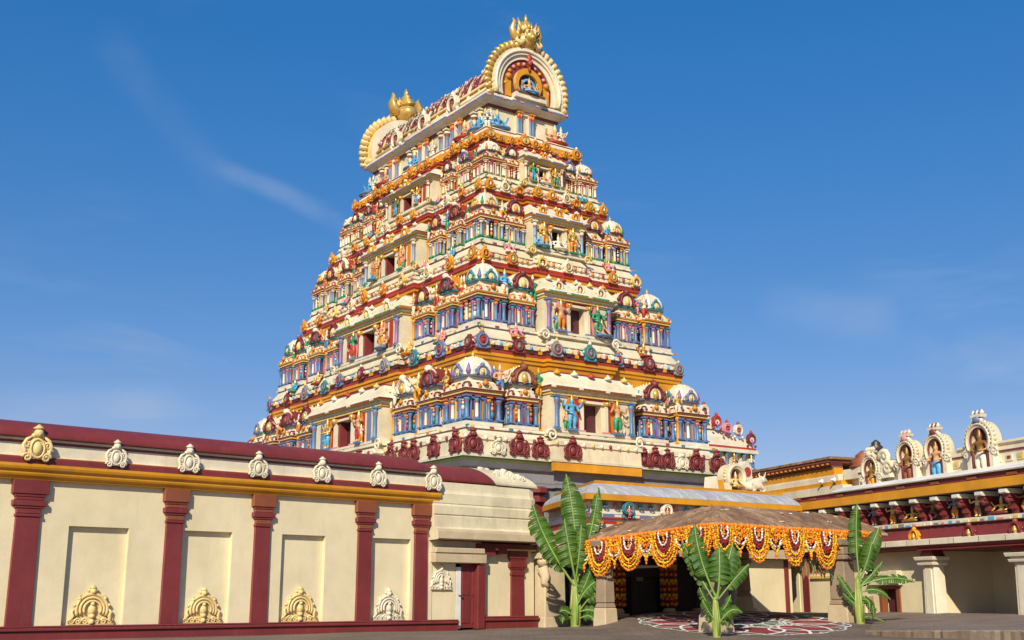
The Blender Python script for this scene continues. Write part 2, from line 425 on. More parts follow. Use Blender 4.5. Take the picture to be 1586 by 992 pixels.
def in_bay(fi, a, b, s): return abs(s+.052*a) < PU*a if fi == 0 else abs(s-.10*b) < PV*b
FACE = [(0.0, lambda a, b: b, lambda a, b: a), (-math.pi/2, lambda a, b: a, lambda a, b: b)]   # gable side, long side
def face_M(fi, a, b, s, out, z):
    """s along the face (image left to right), out = distance from the axis"""
    if fi == 0: return TR(s, -out, z)
    return TR(-out, -s, z, -math.pi/2)

# lower walls of dressed grey stone
z0, a0, b0 = LIPS[0]
mb = MB(); OV = .6
pr = [(-.35, 0, 'grey_stone'), (-.35, 1.0, 'grey_stone'), (-.9, 1.25, 'grey_stone'), (-1.15, 1.4, 'grey_stone'), (-1.15, z0-3.1, 'grey_stone'), (-.95, z0-3.0, 'grey_stone'), (-.95, z0-2.85, 'dark_grey'),
      (-1.25, z0-2.8, 'dark_grey'), (-1.25, z0-1.75, 'grey_stone'), (-.9, z0-1.68, 'dark_grey'), (-.9, z0-1.45, 'grey_stone'), (-1.1, z0-1.38, 'dark_grey'), (-1.1, z0-.75, 'grey_stone'), (-.75, z0-.60, 'grey_stone'), (-.35, z0-.25, 'grey_stone'), (-.08, z0-.02, 'olive'), (0, z0, 'olive')]
mb.rings([storey_ring(0, 0, o*OV, z) for o, z, m in pr], [m for o, z, m in pr[1:]])
base = mb.build('granite_base', TW)
# yellow board under the lip of each bay and stub pillars with red capitals
mb = MB(); mb.box(-PU*a0+.05-.052*a0, PU*a0-.05-.052*a0, -b0-.47, -b0-.1, z0-.60, z0-.06, 'yellow'); mb.build('soffit_board', base)
mb = MB()
mb.box(-.28, .28, -.25, .25, -3.2, 0, 'maroon'); mb.lathe([(.28, 0), (.62, .12), (.66, .38), (.40, .46), (.40, .56), (.74, .72), (.76, 1.02), (.5, 1.12)], 8, mat='maroon', smooth=False)
capme = mb.mesh('pillar_stub')
for s in (-10.4, -8.2, -6.4, -4.9, 6.0, 8.4, 10.6): inst('pillar_stub', capme, base, face_M(0, a0, b0, s, b0-.75, z0-2.75))
for s in (16.5, 13.5, 10.5): inst('pillar_stub', capme, base, face_M(1, a0, b0, s, a0-.75, z0-2.75))

# palettes by storey: columns, ring, capital, panels, plinth, eave studs, dome lip, roof arch frame, arch inner
PALS = [dict(col='blue', ring='slate_blue', cap='blue', pan=('maroon', 'dark_maroon', 'orange', 'maroon', 'teal', 'red'), pl='blue', stud='maroon', lip='slate_blue', arch='maroon', inn='gold', leaf='purple', rim='slate_blue'),
        dict(col='blue', ring='purple', cap='teal', pan=('maroon', 'pink', 'purple', 'dark_maroon', 'slate_blue', 'maroon'), pl='slate_blue', stud='orange', lip='teal', arch='maroon', inn='lemon', leaf='slate_blue', rim='teal'),
        dict(col='pale_blue', ring='slate_blue', cap='cream', pan=('maroon', 'red', 'dark_maroon', 'orange', 'teal', 'maroon'), pl='green', stud='red', lip='maroon', arch='maroon', inn='yellow', leaf='green', rim='gold'),
        dict(col='ivory', ring='red', cap='cream', pan=('brown_red', 'maroon', 'orange', 'red', 'olive', 'maroon'), pl='olive', stud='red', lip='dark_grey', arch='maroon', inn='ivory', leaf='orange', rim='ivory')]
def shrine_parts(i, w, h, kind):
    """meshes for one kind of shrine: body, colonnade, eave, roof, arch"""
    P = PALS[i]; rnd = random.Random(i*7+len(kind)); hw = w/2; out = {}
    d = hw if kind == 'kuta' else hw*.8
    b = MB()
    b.box(-hw*1.04, hw*1.04, -d*1.04, d*1.04, 0, .05*h, 'ivory'); b.box(-hw, hw, -d, d, .05*h, .075*h, P['pl'])
    c = .80
    b.box(-hw*c, hw*c, -d*c, d*c, .075*h, .40*h, 'cream')
    for fx, fy, L, D in ((0, -1, hw, d), (0, 1, hw, d), (-1, 0, d, hw), (1, 0, d, hw)):
        for k in range(3):
            x0 = -L*c+2*L*c*(k+.06)/3; x1 = -L*c+2*L*c*(k+.94)/3; m = P['pan'][(k*2+rnd.randint(0, 5)) % 6]; xm = (x0+x1)/2; e_ = D*c
            m = 'void' if rnd.random() < .25 else m; fig_ = rnd.random() < .4  # some panels near-black, imitating the shade between the columns
            q = rnd.choice(('skin_paint', 'lemon', 'ivory', 'orange')); q2 = rnd.choice(('red', 'orange', 'teal', 'lemon', 'blue', 'ivory')); s1, s2 = (rnd.choice((P['ring'], 'lemon', 'ivory', 'purple' if i < 2 else 'olive', P['col'], 'pink')) for _ in (0, 1))
            def pb(u0, u1, z0_, z1_, t_, mm):
                if fy: b.box(u0, u1, min(fy*e_, fy*(e_+t_*w)), max(fy*e_, fy*(e_+t_*w)), z0_*h, z1_*h, mm)
                else: b.box(min(fx*e_, fx*(e_+t_*w)), max(fx*e_, fx*(e_+t_*w)), u0, u1, z0_*h, z1_*h, mm)
            pb(x0, x1, .085, .375, .015, m)
            wd_ = x1-x0
            if fig_:
                for zc, rr_, mm, zs in ((.155, .055, q2, 1.9), (.235, .045, q, 1.5), (.295, .034, q, 1.2), (.33, .022, 'gold', 1.6)):
                    b.ball((xm, fy*(e_+.04*w), zc*h) if fy else (fx*(e_+.04*w), xm, zc*h), rr_*w, mm, 6, 4, zs)
            else:
                pb(x0+wd_*.16, x0+wd_*.34, .085, .36, .05, s1); pb(x1-wd_*.34, x1-wd_*.16, .085, .36, .05, s2)
                pb(x0+wd_*.10, x1-wd_*.10, .345, .372, .06, P['cap']); pb(xm-wd_*.10, xm+wd_*.10, .085, .20, .04, q2)
    b.box(-hw*.98, hw*.98, -d*.98, d*.98, .385*h, .42*h, P['arch']); b.box(-hw*1.03, hw*1.03, -d*1.03, d*1.03, .42*h, .445*h, 'lemon')
    n0 = .60 if kind == 'kuta' else .64
    b.box(-hw*.66, hw*.66, -d*.66, d*.66, .445*h, (n0+.06)*h, 'cream')
    out['shrine'] = b.mesh('shrine_body')
    b = MB(); r = .052*w; spots = []
    for k, fx in enumerate((-.90, -.34, .34, .90)): spots += [(fx*hw, -.90*d, k in (0, 3)), (fx*hw, .90*d, k in (0, 3))]
    for fy in (-.34, .34): spots += [(-.90*hw, fy*d, False), (.90*hw, fy*d, False)]
    for k, (x, y, main) in enumerate(spots):
        column(b, .31*h, r*(1.12 if main else .92), P['col'] if main else (P['col'], P['ring'], 'ivory', 'lemon' if i < 2 else 'ivory')[k % 4], P['ring'], (P['cap'], 'orange', P['ring'])[k % 3], P['pl'], 6, (x, y, .075*h))
    out['colonnade'] = b.mesh('shrine_colonnade')
    b = MB()   # curved eave
    e = [(.95, .445), (1.10, .452), (1.12, .475), (1.08, .482), (1.06, .515), (.92, .535), (.90, .565), (.80, .57), (.70, .60)]
    b.rings([square_ring(hw*q, z*h, d*q) for q, z in e], ['lemon', P['stud'], 'ivory', 'ivory', 'ivory', 'cream', 'ivory', 'ivory'])
    for sx in (-1, 1):
        for k in range(4):
            x = hw*(-.84+.56*k); mm = (P['stud'], 'orange', 'lemon', P['stud'])[k]
            b.lathe([(.05*w, 0), (.065*w, .025*h), (.03*w, .05*h), (.005*w, .07*h)], 5, (x, sx*d*1.03, .485*h), mm)
            b.lathe([(.05*w, 0), (.065*w, .025*h), (.03*w, .05*h), (.005*w, .07*h)], 5, (sx*hw*1.03, d*(-.84+.56*k), .485*h), mm)
            b.box(x-.05*w, x+.05*w, sx*d*.90-.02*w, sx*d*.90+.02*w, .545*h, .562*h, P['stud']); b.box(sx*hw*.90-.02*w, sx*hw*.90+.02*w, d*(-.8+.53*k)-.05*w, d*(-.8+.53*k)+.05*w, .545*h, .562*h, P['stud'])
        b.lathe([(.055*w, 0), (.085*w, .03*h), (.05*w, .055*h), (.01*w, .085*h)], 6, (0, sx*d*1.13, .52*h), 'orange')
    out['eave'] = b.mesh('shrine_eave')
    b = MB()
    if kind == 'kuta':
        q = [(.68, .640), (.88, .648), (.90, .668), (.80, .674), (.84, .73), (.80, .79), (.66, .86), (.40, .915), (.14, .945)]
        def octo(w_, z):
            k = .62; return [(-w_*k, -w_, z), (w_*k, -w_, z), (w_, -w_*k, z), (w_, w_*k, z), (w_*k, w_, z), (-w_*k, w_, z), (-w_, w_*k, z), (-w_, -w_*k, z)]
        b.rings([octo(hw*a_, z*h) for a_, z in q], [P['lip'], P['lip'], 'ivory', 'ivory', 'ivory', 'ivory', 'ivory', 'ivory'])
        for sx in (-1, 1):
            for sy in (-1, 1):
                b.lathe([(.04*w, 0), (.075*w, .04*h), (.055*w, .08*h), (.01*w, .15*h)], 6, (sx*hw*.66, sy*hw*.66, .674*h), P['leaf'])
        for a_ in range(8):
            t = a_*math.pi/4
            b.ball((hw*.4*math.cos(t), hw*.4*math.sin(t), .90*h), .06*w, 'pale_gold', 5, 3)
        finial(b, .10*h, 'gold', (0, 0, .935*h), 7)
        out['dome'] = b.mesh('shrine_dome')
        b = MB(); kudu(b, .36*w, .165*h, .06*w, P['rim'], 'ivory', P['inn'], P['rim'], 10)
        out['arch'] = (b.mesh('shrine_arch'), .40*w, .668*h)
    else:
        b.box(-hw*.92, hw*.92, -d*.92, d*.92, .66*h, .69*h, P['lip'])
        o = arch_pts(w*.86, .25*h, 12)
        b.prism([(x, z+.69*h) for x, z in o], -d*.86, d*.86, P['arch'] if kind == 'panjara' else 'ivory', 'ivory' if kind == 'panjara' else P['stud'])
        for k in range(-2, 3): b.ball((0, k*d*.36, .945*h), .05*w, 'gold', 5, 4, 1.4)
        finial(b, .07*h, P['arch'], (0, -d*.80, .96*h), 6)
        out['arched_roof'] = b.mesh('shrine_roof')
        b = MB()
        if kind == 'panjara': kudu(b, .80*w, .28*h, .09*w, P['arch'], 'ivory', P['inn'], P['arch'], 12)
        else: kudu(b, .80*w, .28*h, .09*w, 'pale_gold', P['rim'], P['arch'], 'ivory', 12)
        out['arch'] = (b.mesh('shrine_arch'), d*.87, .69*h)
    return out
def place_shrine(S, kind, M):
    o = inst('shrine', S['shrine'], TW, M)
    for k in ('colonnade', 'eave', 'dome', 'arched_roof'):
        if k in S: inst(k, S[k], o)
    me, off, z = S['arch']
    angs = (0, -math.pi/2, math.pi/2) if kind == 'kuta' else (0,)
    for t in angs:
        a_ = inst('arch', me, o, TR(off*math.sin(t), -off*math.cos(t), z, t))
        if kind != 'kuta':
            a_.material_slots[0].link = 'OBJECT'; a_.material_slots[0].material = MATS[random.choice(('maroon', 'maroon', 'brown_red', 'maroon', 'slate_blue', 'ivory', 'maroon'))]
    return o

def door_bay(i, fi, W, H, proj, M):
    """projecting bay, local x along the face, -y outwards, base at 0"""
    P = PALS[i]; hw = W/2; dw = W*(.125 if fi == 0 else .105); dh = H*.76; D = proj
    b = MB(); lx = dw*1.0
    figured = (fi == 0 and i >= 2)
    wall = 'cream'
    b.box(-hw, -lx, 0, D, 0, dh, wall); b.box(lx, hw, 0, D, 0, dh, wall); b.box(-hw, hw, 0, D, dh, H*.92, wall)
    b.box(-hw-.10, hw+.10, -.22, D, -H*.06, 0, 'ivory'); b.box(-hw-.14, hw+.14, -.18, D, -H*.10, -H*.06, 'cream'); b.box(-hw-.20, hw+.20, -.32, D, -H*.16, -H*.10, 'ivory')
    # recess: back wall coloured dark to stand for shade, cream and maroon jamb linings
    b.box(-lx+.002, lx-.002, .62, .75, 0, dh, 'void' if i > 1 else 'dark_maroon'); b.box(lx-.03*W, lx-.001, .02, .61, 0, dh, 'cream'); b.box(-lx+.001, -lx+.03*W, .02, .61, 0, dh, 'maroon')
    # red panels either side of the door, entablature bands
    for sx in (-1, 1):
        x0, x1 = sorted((sx*(lx+.02*W), sx*(lx+(.11 if fi == 0 else .17)*W)))
        b.box(x0, x1, -.03, .0, .02*H, H*.84, 'red')
        if fi: b.box(*sorted((sx*hw*.62, sx*hw*.72)), -.06, 0, .0, H*.84, ('slate_blue', 'red', 'orange', 'red')[i])
    b.box(-hw*.36, hw*.36, -.035, 0, dh+.08*H, H*.90, 'red'); b.box(-hw, -hw*.37, -.10, 0, H*.86, H*.90, 'ivory'); b.box(hw*.37, hw, -.10, 0, H*.86, H*.90, 'ivory'); b.box(-hw*1.02, hw*1.02, -.2, D, H*.90, H*.97, 'lemon'); b.box(-hw*1.05, hw*1.05, -.28, D, H*.97, H*1.03, 'ivory')
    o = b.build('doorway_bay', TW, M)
    b = MB()
    for sx in (-1, 1):
        x0, x1 = sorted((sx*lx, sx*(lx+.040*W)))
        b.box(x0, x1, -.16, .05, 0, dh+.02, 'ivory'); b.box(x0-.02*W, x1+.02*W, -.2, .05, 0, .05*H, 'pink' if i == 0 else P['pl'])
        b.box(x0-.02*W, x1+.02*W, -.22, -.161, dh-.02*H, dh+.08*H, 'yellow'); b.ball((sx*(lx+.022*W), -.23, dh+.03*H), .022*W, 'gold', 6, 4)
    b.box(-lx, lx, -.15, .05, dh-.01, dh+.06*H, 'ivory')
    b.build('door_frame', o)
    if figured:
        figure('seated_figure', 'sit', o, TR(0, -.12, .02*H), dh*.78, random.choice(('skin_paint', 'ivory')), 'ivory', 'gold')
    b = MB(); column(b, H*.90, H*.052, P['col'] if i != 1 else 'purple', P['ring'], ('blue', 'slate_blue', 'cream', 'cream')[i], P['pl'], 10)
    cme = b.mesh('bay_column')
    for sx in (-1, 1): inst('column', cme, o, TR(sx*hw*.88, -.08-H*.045, 0))
    # big sloping eave with brick-red studs
    b = MB(); z = H*1.03
    oo = [(1.02, .18), (1.09, .52), (1.10, .54), (1.09, .50), (1.04, .30), (.98, -.05), (.94, -.30), (.93, -.32)]
    zz = [z, z+.02*H, z+.075*H, z+.085*H, z+.16*H, z+.34*H, z+.46*H, z+.50*H]
    b.rings([[(-hw*q, -f, s), (hw*q, -f, s), (hw*q, D, s), (-hw*q, D, s)] for (q, f), s in zip(oo, zz)], ['lemon', P['stud'] if i < 3 else 'dark_grey', 'ivory', 'ivory', 'cream', 'ivory', P['stud']])
    n = 17
    for k in range(n):
        x = -hw*1.07+2.14*hw*(k+.5)/n
        b.box(x-hw*.050, x+hw*.050, -.57, -.50, z+.025*H, z+.072*H, 'ivory' if k % 5 == 0 else ('brown_red' if i == 0 else ('green', 'slate_blue', 'slate_blue')[i-1]))
    for k in range(5):
        x = hw*(-.8+.4*k); b.lathe([(.09*H, 0), (.11*H, .05*H), (.04*H, .10*H), (.01*H, .15*H)], 6, (x, .12, z+.42*H), ('yellow', 'ivory', 'red', 'ivory', 'lemon')[(k+i) % 5])
    if i:
        for x in ((0,) if i == 3 else (-hw*.62, 0, hw*.62)): kudu(b, W*.13, H*.34, .16, ('ivory', 'yellow', 'yellow')[i-1], 'maroon', 'lemon', 'ivory', 9, at=(x, -.22, z+.12*H))
    b.build('bay_eave', o)
    # guardians and small attendants by the columns
    for sx in (-1, 1):
        figure('attendant_figure', ('stand', 'raise', 'sit', 'four')[(i+(sx > 0)) % 4], o, TR(sx*hw*(.66 if fi == 0 else .52), -.20, 0), dh*.72, random.choice(('skin_paint', 'ivory', 'pink', 'sky_blue')), random.choice(('orange', 'blue', 'green', 'red', 'ivory')))
    for sx in (-1, 1):
        x = sx*(lx+(.145 if fi == 0 else .12)*W)
        g = MB(); fl = [(0, 1.0), (.30, .62), (.34, .3), (.25, 0), (-.25, 0), (-.34, .3), (-.30, .62)]
        g.prism([(q*dh*.75, s*dh*1.36) for q, s in fl], -.07, -.035, ('orange', 'pink', 'lemon')[i % 3])
        g.box(-dh*.2, dh*.2, -.42, 0, 0, .07*dh, P['pl'])
        f = figure('guardian_figure', ('four', 'raise', 'four', 'stand')[(i+(sx > 0)) % 4], o, TR(x, -.22, .06*dh), dh*1.18, random.choice(('skin_paint', 'sky_blue', 'green', 'gold')), random.choice(('sky_blue', 'red', 'orange', 'green', 'yellow')))
        q = g.build('halo_panel', o, TR(x, -.03, 0))
    # scrolls at the feet
    b = MB()
    for sx in (-1, 1):
        scroll(b, (sx*hw*1.03, -H*.16), H*.17, 'ivory' if i < 2 else 'lemon', 1.4, sx, -.42)
    b.build('scroll_ornament', o)
    return o

SHADE_LN = ['brown_red', 'slate_blue', 'brown_red', 'olive']  # ledge line colours that imitate thin shadows across the cream bands
SOFF = ['olive', 'yellow', 'yellow', 'yellow', 'orange', 'ivory']
for i in range(4):
    z0, a0, b0 = LIPS[i]; z1, a1, b1 = LIPS[i+1]; h = z1-z0
    fz = lambda f: z0+f*h
    fas = .165 if i == 0 else .085
    pr = [(0, -.06, fas-.005, 'ivory'), (0, .03, fas, 'ivory'), (0, .05, fas+.02, 'ivory'), (0, -.22, fas+.035, 'cream'), (0, -.30, .185 if i == 0 else .135, 'cream'), (0, -.18, .190 if i == 0 else .140, SHADE_LN[i]), (0, -.17, .200 if i == 0 else .152, 'ivory'), (0, -.26, .218 if i == 0 else .172, 'cream'), (0, -.52, .225, 'cream'),
          (0, -.58, .252, 'ivory'), (0, -.45, .256, SHADE_LN[i]), (0, -.45, .268, 'ivory'), (0, -.50, .28, 'ivory'), (1, -.55, .285, 'cream'), (1, -.55, .48, 'red' if i else 'cream'), (1, -.50, .50, 'cream'), (1, -.55, .51, 'cream'), (1, -.58, .62, 'ivory'), (1, -.35, .64, 'ivory'), (1, -.45, .68, 'cream'), (1, -.55, .70, 'cream'), (1, -.55, .84, 'cream')]
    mb = MB(); mb.rings([storey_ring(i, t, o, fz(f)) for t, o, f, m in pr], [p[3] for p in pr[1:]])
    st = mb.build('storey', TW)
    # fascia of this lip + soffit of the next one
    mb = MB(); fm = ['cream', 'dark_maroon', 'ivory', 'ivory', 'orange'][i]
    pr = [(-.10, -.002, SOFF[i]), (.0, 0, SOFF[i]), (.03, .022, ('ivory', 'red', 'red', 'red')[i]), (-.02, .026, fm), (-.05, fas-.02, fm), (.05, fas-.012, 'yellow' if i == 1 else 'ivory'), (.05, fas, 'ivory'), (-.2, fas+.001, 'ivory')]
    mb.rings([storey_ring(i, 0, o, fz(f)) for o, f, m in pr], [p[2] for p in pr[1:]], cap=False)
    if i == 1:
        nb = 26
        for fi in (0, 1):
            out, L = (b0, a0) if fi == 0 else (a0, b0)
            for k in range(nb):
                s = -L+2*L*(k+.5)/nb; w = (PU*a0 if fi == 0 else PV*b0)
                o2 = out+(.45 if in_bay(fi, a0, b0, s) else 0)
                mb.T = face_M(fi, a0, b0, s, o2, 0)
                mb.box(-L/nb*.45, L/nb*.45, -.05, 0, fz(.035), fz(.075), 'yellow' if k % 2 else 'dark_maroon')
        mb.T = Matrix.Identity(4)
    mb.build('cornice_band', st)
    mb = MB(); sm = SOFF[i+1]
    alt = 'maroon' if i else 'red'
    pr = [(-.56, .80, sm), (-.46, .815, alt), (-.46, .845, alt), (-.40, .85, 'ivory' if i == 0 else sm), (-.34, .88, sm), (-.30, .90, sm), (-.26, .93, sm if i == 0 else 'brown_red'), (-.16, .935, sm), (-.12, .965, sm), (-.03, .97, 'red' if i else sm), (-.02, .999, 'red' if i else sm)]
    mb.rings([storey_ring(i, 1, o, fz(f)) for o, f, m in pr], [p[2] for p in pr[1:]], cap=False)
    mb.build('cornice_soffit', st)
    mb = MB(); rnd = random.Random(31+i)
    for fi in (0, 1):
        out, L = (b0, a0) if fi == 0 else (a0, b0); L1 = (a1 if fi == 0 else b1); ow = (b1 if fi == 0 else a1)-.55
        n = 11 if fi == 0 else 18
        for k in range(n):
            s_ = -L1+.4+(2*L1-.8)*k/(n-1)
            if in_bay(fi, a1, b1, s_): continue
            mb.T = face_M(fi, a0, b0, s_, ow, 0)
            r = h*.032; m_ = rnd.choice(('ivory', 'cream', 'ivory', 'lemon', 'pink', 'orange'))
            scroll(mb, (-.25, fz(.74)), r*1.3, m_, 1.3, 1, -.12, .34, 9); scroll(mb, (.25, fz(.74)), r*1.3, m_, 1.3, -1, -.12, .34, 9)
            mb.ball((0, -.12, fz(.79)), r*.8, rnd.choice(('red', 'ivory', 'sky_blue', 'gold')), 6, 4); mb.box(-.10, .10, -.12, 0, fz(.52), fz(.72), rnd.choice(('orange', 'yellow', 'red', 'slate_blue', 'ivory')))
        n = 30 if fi == 0 else 46
        for k in range(n):       # lotus buds along the lip and little blocks on the plinth steps
            s_ = -L+.2+(2*L-.4)*k/(n-1); bp = .45 if in_bay(fi, a0, b0, s_) else 0
            mb.T = face_M(fi, a0, b0, s_, out+bp+.05, 0)
            mb.ball((0, -.0, fz(fas)+.03), .13, (('ivory', 'lemon', 'ivory', 'maroon'), ('lemon', 'red', 'ivory', 'sky_blue'), ('orange', 'ivory', 'red', 'lemon'), ('orange', 'pink', 'yellow', 'ivory'))[i][k % 4], 6, 4, 1.3)
            if k % 2: mb.T = face_M(fi, a0, b0, s_, out+bp-.46, 0); mb.box(-.16, .16, -.05, .02, fz(.262), fz(.279), ('lemon', 'red', 'teal', 'ivory', 'orange')[(k//2) % 5])
            if i: mb.T = face_M(fi, a0, b0, s_, out+bp-.22, 0); scroll(mb, (0, fz(.112)), h*.020, ('ivory', 'lemon', 'pink', 'ivory', 'orange', 'cream')[k % 6], 1.2, (-1)**k, -.02, .4, 8)
    mb.build('relief_pattern', st)['kind'] = 'stuff'
    # shrines
    sh = .68*h; kw = (2.75, 2.35, 2.0, 1.75)[i]; pw = (2.25, 1.9, 1.6, 1.35)[i]
    KU, PJ, SA = shrine_parts(i, kw, sh*1.02, 'kuta'), shrine_parts(i, pw, sh*.92, 'panjara'), shrine_parts(i, pw*1.06, sh*.94, 'sala')
    zd = fz(.283); ins = .52+kw/2*1.06
    for sx, sy in ((-1, -1), (1, -1), (-1, 1)):
        place_shrine(KU, 'kuta', TR(sx*(a0-ins), sy*(b0-ins), zd, 0 if sy < 0 else -math.pi/2))
    wu, wv = PU*a0, PV*b0
    k0 = a0-ins-kw/2
    for sx in (-1, 1):
        place_shrine(PJ, 'panjara', face_M(0, a0, b0, (sx*(wu*.97+k0)-.052*a0)/2, b0-.55-pw*.4, zd))
    k1 = b0-ins-kw/2; cl = .10*b0; gr, gl = k1-wv-cl, k1-wv+cl
    place_shrine(SA, 'sala', face_M(1, a0, b0, cl+wv+gr*.74, a0-.55-pw*.4, zd)); place_shrine(PJ, 'panjara', face_M(1, a0, b0, cl+wv+gr*.24, a0-.55-pw*.4, zd))
    for q, (S_, kd) in enumerate(((PJ, 'panjara'), (SA, 'sala'), (PJ, 'panjara'))): place_shrine(S_, kd, face_M(1, a0, b0, cl-wv-gl*(.17+.33*q), a0-.55-pw*.4, zd))
    # bays
    H = .335*h
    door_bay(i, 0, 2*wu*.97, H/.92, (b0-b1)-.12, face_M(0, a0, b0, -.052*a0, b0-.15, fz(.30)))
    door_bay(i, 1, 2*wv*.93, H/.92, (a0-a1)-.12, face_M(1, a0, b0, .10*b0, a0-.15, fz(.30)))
    for fi in (0, 1):
        out, L = (b0, a0) if fi == 0 else (a0, b0)
        for q in range(5 if fi == 0 else 8):
            s = -L*.86+1.72*L*(q+.5)/(5 if fi == 0 else 8)+random.uniform(-.3, .3)
            if in_bay(fi, a0, b0, s) : continue
            figure('relief_figure', random.choice(('dance', 'raise', 'sit', 'four')), st, face_M(fi, a0, b0, s, out-.60-kw*.45, zd+sh*.60), h*random.uniform(.16, .22), random.choice(('ivory', 'pink', 'skin_paint', 'sky_blue', 'green', 'lemon')), random.choice(('red', 'pink', 'green', 'ivory', 'orange')))
    # arch ornaments on the lip
    fr = [('maroon', 'maroon', 'maroon', 'maroon'), ('slate_blue', 'maroon', 'grey_stone', 'teal'), ('yellow', 'orange', 'lemon', 'ivory'), ('yellow', 'ivory', 'orange', 'yellow')][i]
    inn = [('maroon', 'maroon'), ('red', 'brown_red'), ('maroon', 'olive'), ('brown_red', 'olive')][i]
    hh = (1.75, 1.25, 1.15, .95)[i]; ww = (1.25, .95, .85, .72)[i]
    vs = []
    for q in range(4):
        b = MB()
        if i == 0: vs.append(crest('maroon', 1.22)); continue
        (flame if q != 2 or i == 1 else kudu)(b, ww, hh, .30, fr[q], inn[q % 2], fr[(q+1) % 4], ('yellow', 'ivory', 'lemon', 'ivory')[q]); vs.append(b.mesh('arch_ornament'))
    if i == 0:
        pale = crest('ivory', 1.1)
    for fi in (0, 1):
        out, L, w = (b0, a0, wu) if fi == 0 else (a0, b0, wv)
        if i == 0: pos = [-10.55, -8.6, -6.95, -5.25, -2.9, 3.75, 4.8, 5.95, 7.35, 8.75, 10.8] if fi == 0 else [17.9, 15.2, 12.6, 11.3, 9.4, 5.5, 2.0]
        else:
            n = (7, 7, 9)[i-1] if fi == 0 else (10, 10, 12)[i-1]
            pos = [-L+.5+(2*L-1)*k/(n-1) for k in range(n)]
        for k, s in enumerate(pos):
            if abs(abs(s-(-.052*a0 if fi == 0 else .10*b0))-w) < .25: continue
            o2 = out+(.45 if in_bay(fi, a0, b0, s) else 0)
            me = vs[k % 4]
            if i == 0: me = pale if fi == 0 and k in (1, 8) else vs[0]
            q_ = random.uniform(.9, 1.12); inst('arch_ornament', me, TW, face_M(fi, a0, b0, s, o2-.03, fz(.02)) @ Matrix.Diagonal((1.06*q_, 1, (.88 if i == 0 else 1)*q_*random.uniform(.95, 1.08), 1)))
    # small figures and slim yellow pilasters between the shrines
    fcols = ('skin_paint', 'sky_blue', 'green', 'gold', 'ivory', 'pink', 'lemon')
    spots = [(0, sx*(wu+.32)-.052*a0, .62) for sx in (-1, 1)]+[(0, sx*(k0+.0), .72) for sx in (-1, 1)]+[(1, cl+wv+gr*q, .7) for q in (.0, .49, .99)]+[(1, cl-wv-gl*q, .7) for q in (.01, .335, .665, .98)]
    if True:
        b = MB(); column(b, sh*.46, .13, 'yellow', 'orange', 'yellow', 'yellow', 6); ypil = b.mesh('slim_pilaster')
    for q, (fi, s, f) in enumerate(spots):
        out = b0 if fi == 0 else a0
        inst('slim_pilaster', ypil, st, face_M(fi, a0, b0, s, out-.85, zd))
        figure('stucco_figure', random.choice(('dance', 'four', 'raise', 'stand')), TW, face_M(fi, a0, b0, s, out-.80, zd+sh*.46) @ Matrix.Rotation(random.uniform(-.4, .4), 4, 'Z'), h*random.uniform(.22, .30), random.choice(fcols), random.choice(('red', 'orange', 'green', 'blue', 'ivory', 'yellow')), random.choice(('gold', 'yellow', 'ivory')))
    if i >= 1:     # seated row on the deck edge
        for fi in (0, 1):
            out, L, w = (b0, a0, wu) if fi == 0 else (a0, b0, wv)
            for s in ([-.62*L, .62*L] if fi == 0 else [-.72*L, -.45*L, .45*L, .72*L]):
                figure('stucco_figure', 'sit', TW, face_M(fi, a0, b0, s, out-.30, fz(.17)), h*.17, random.choice(fcols), random.choice(('red', 'orange', 'green', 'blue', 'ivory')), 'gold')

# ---- top storey under the barrel roof
z0, a0, b0 = LIPS[4]; z1, a1, b1 = LIPS[5]; h = z1-z0; fz = lambda f: z0+f*h
pr = [(0, -.06, .0, 'maroon'), (0, .02, .03, 'maroon'), (0, -.05, .05, 'orange'), (0, -.08, .20, 'yellow'), (0, -.3, .22, 'ivory'), (0, -.32, .29, 'ivory'), (0, -.24, .30, 'red'), (0, -.34, .33, 'cream'), (1, -.75, .34, 'cream'), (1, -.75, .86, 'cream'), (1, -.60, .87, 'maroon'), (1, -.60, .91, 'maroon'), (1, -.35, .92, 'ivory'), (1, -.3, .95, 'ivory'), (1, .02, .99, 'ivory'), (1, .04, 1.03, 'slate_blue'), (1, -.03, 1.035, 'ivory'), (1, -.06, 1.09, 'ivory'), (1, -.4, 1.12, 'ivory')]
mb = MB(); mb.rings([storey_ring(4, t, o, fz(f), .18) for t, o, f, m in pr], [p[3] for p in pr[1:]])
for fi in (0, 1):
    out, L = (b1, a1) if fi == 0 else (a1, b1)
    n = 16 if fi == 0 else 36
    for k in range(n):
        s = -L+2*L*(k+.5)/n
        mb.T = face_M(fi, a1, b1, s, out+(.18 if abs(s) < (PU*a1 if fi == 0 else PV*b1) else 0), 0)
        if k % 3 == 0: mb.box(-.16, .16, -.075, .0, fz(1.0), fz(1.028), 'pink')
mb.T = Matrix.Identity(4)
top = mb.build('storey', TW)
def window_unit(s, fi):
    b = MB(); w = .55; hh = .46*h
    b.box(-w, -w*.55, 0, .6, 0, hh, 'ivory'); b.box(w*.55, w, 0, .6, 0, hh, 'ivory'); b.box(-w, w, 0, .6, hh, hh*1.15, 'ivory'); b.box(-w*.55, w*.55, .35, .6, 0, hh, 'dark_maroon'); b.box(-w*1.15, w*1.15, -.12, .6, -.16, 0, 'brown_red')
    o = b.build('window', top, face_M(fi, a1, b1, s, (b1 if fi == 0 else a1)-.58+.18, fz(.37)))
    b = MB(); column(b, hh*1.1, .10, 'blue' if fi == 0 else 'slate_blue', 'red', 'orange', 'slate_blue', 6); me = b.mesh('window_column')
    for x in (-w*1.25, -w*.85, w*.85, w*1.25): inst('column', me, o, TR(x, -.08, 0))
window_unit(0, 0)
for s in (-5.2, 0, 5.2): window_unit(s, 1)
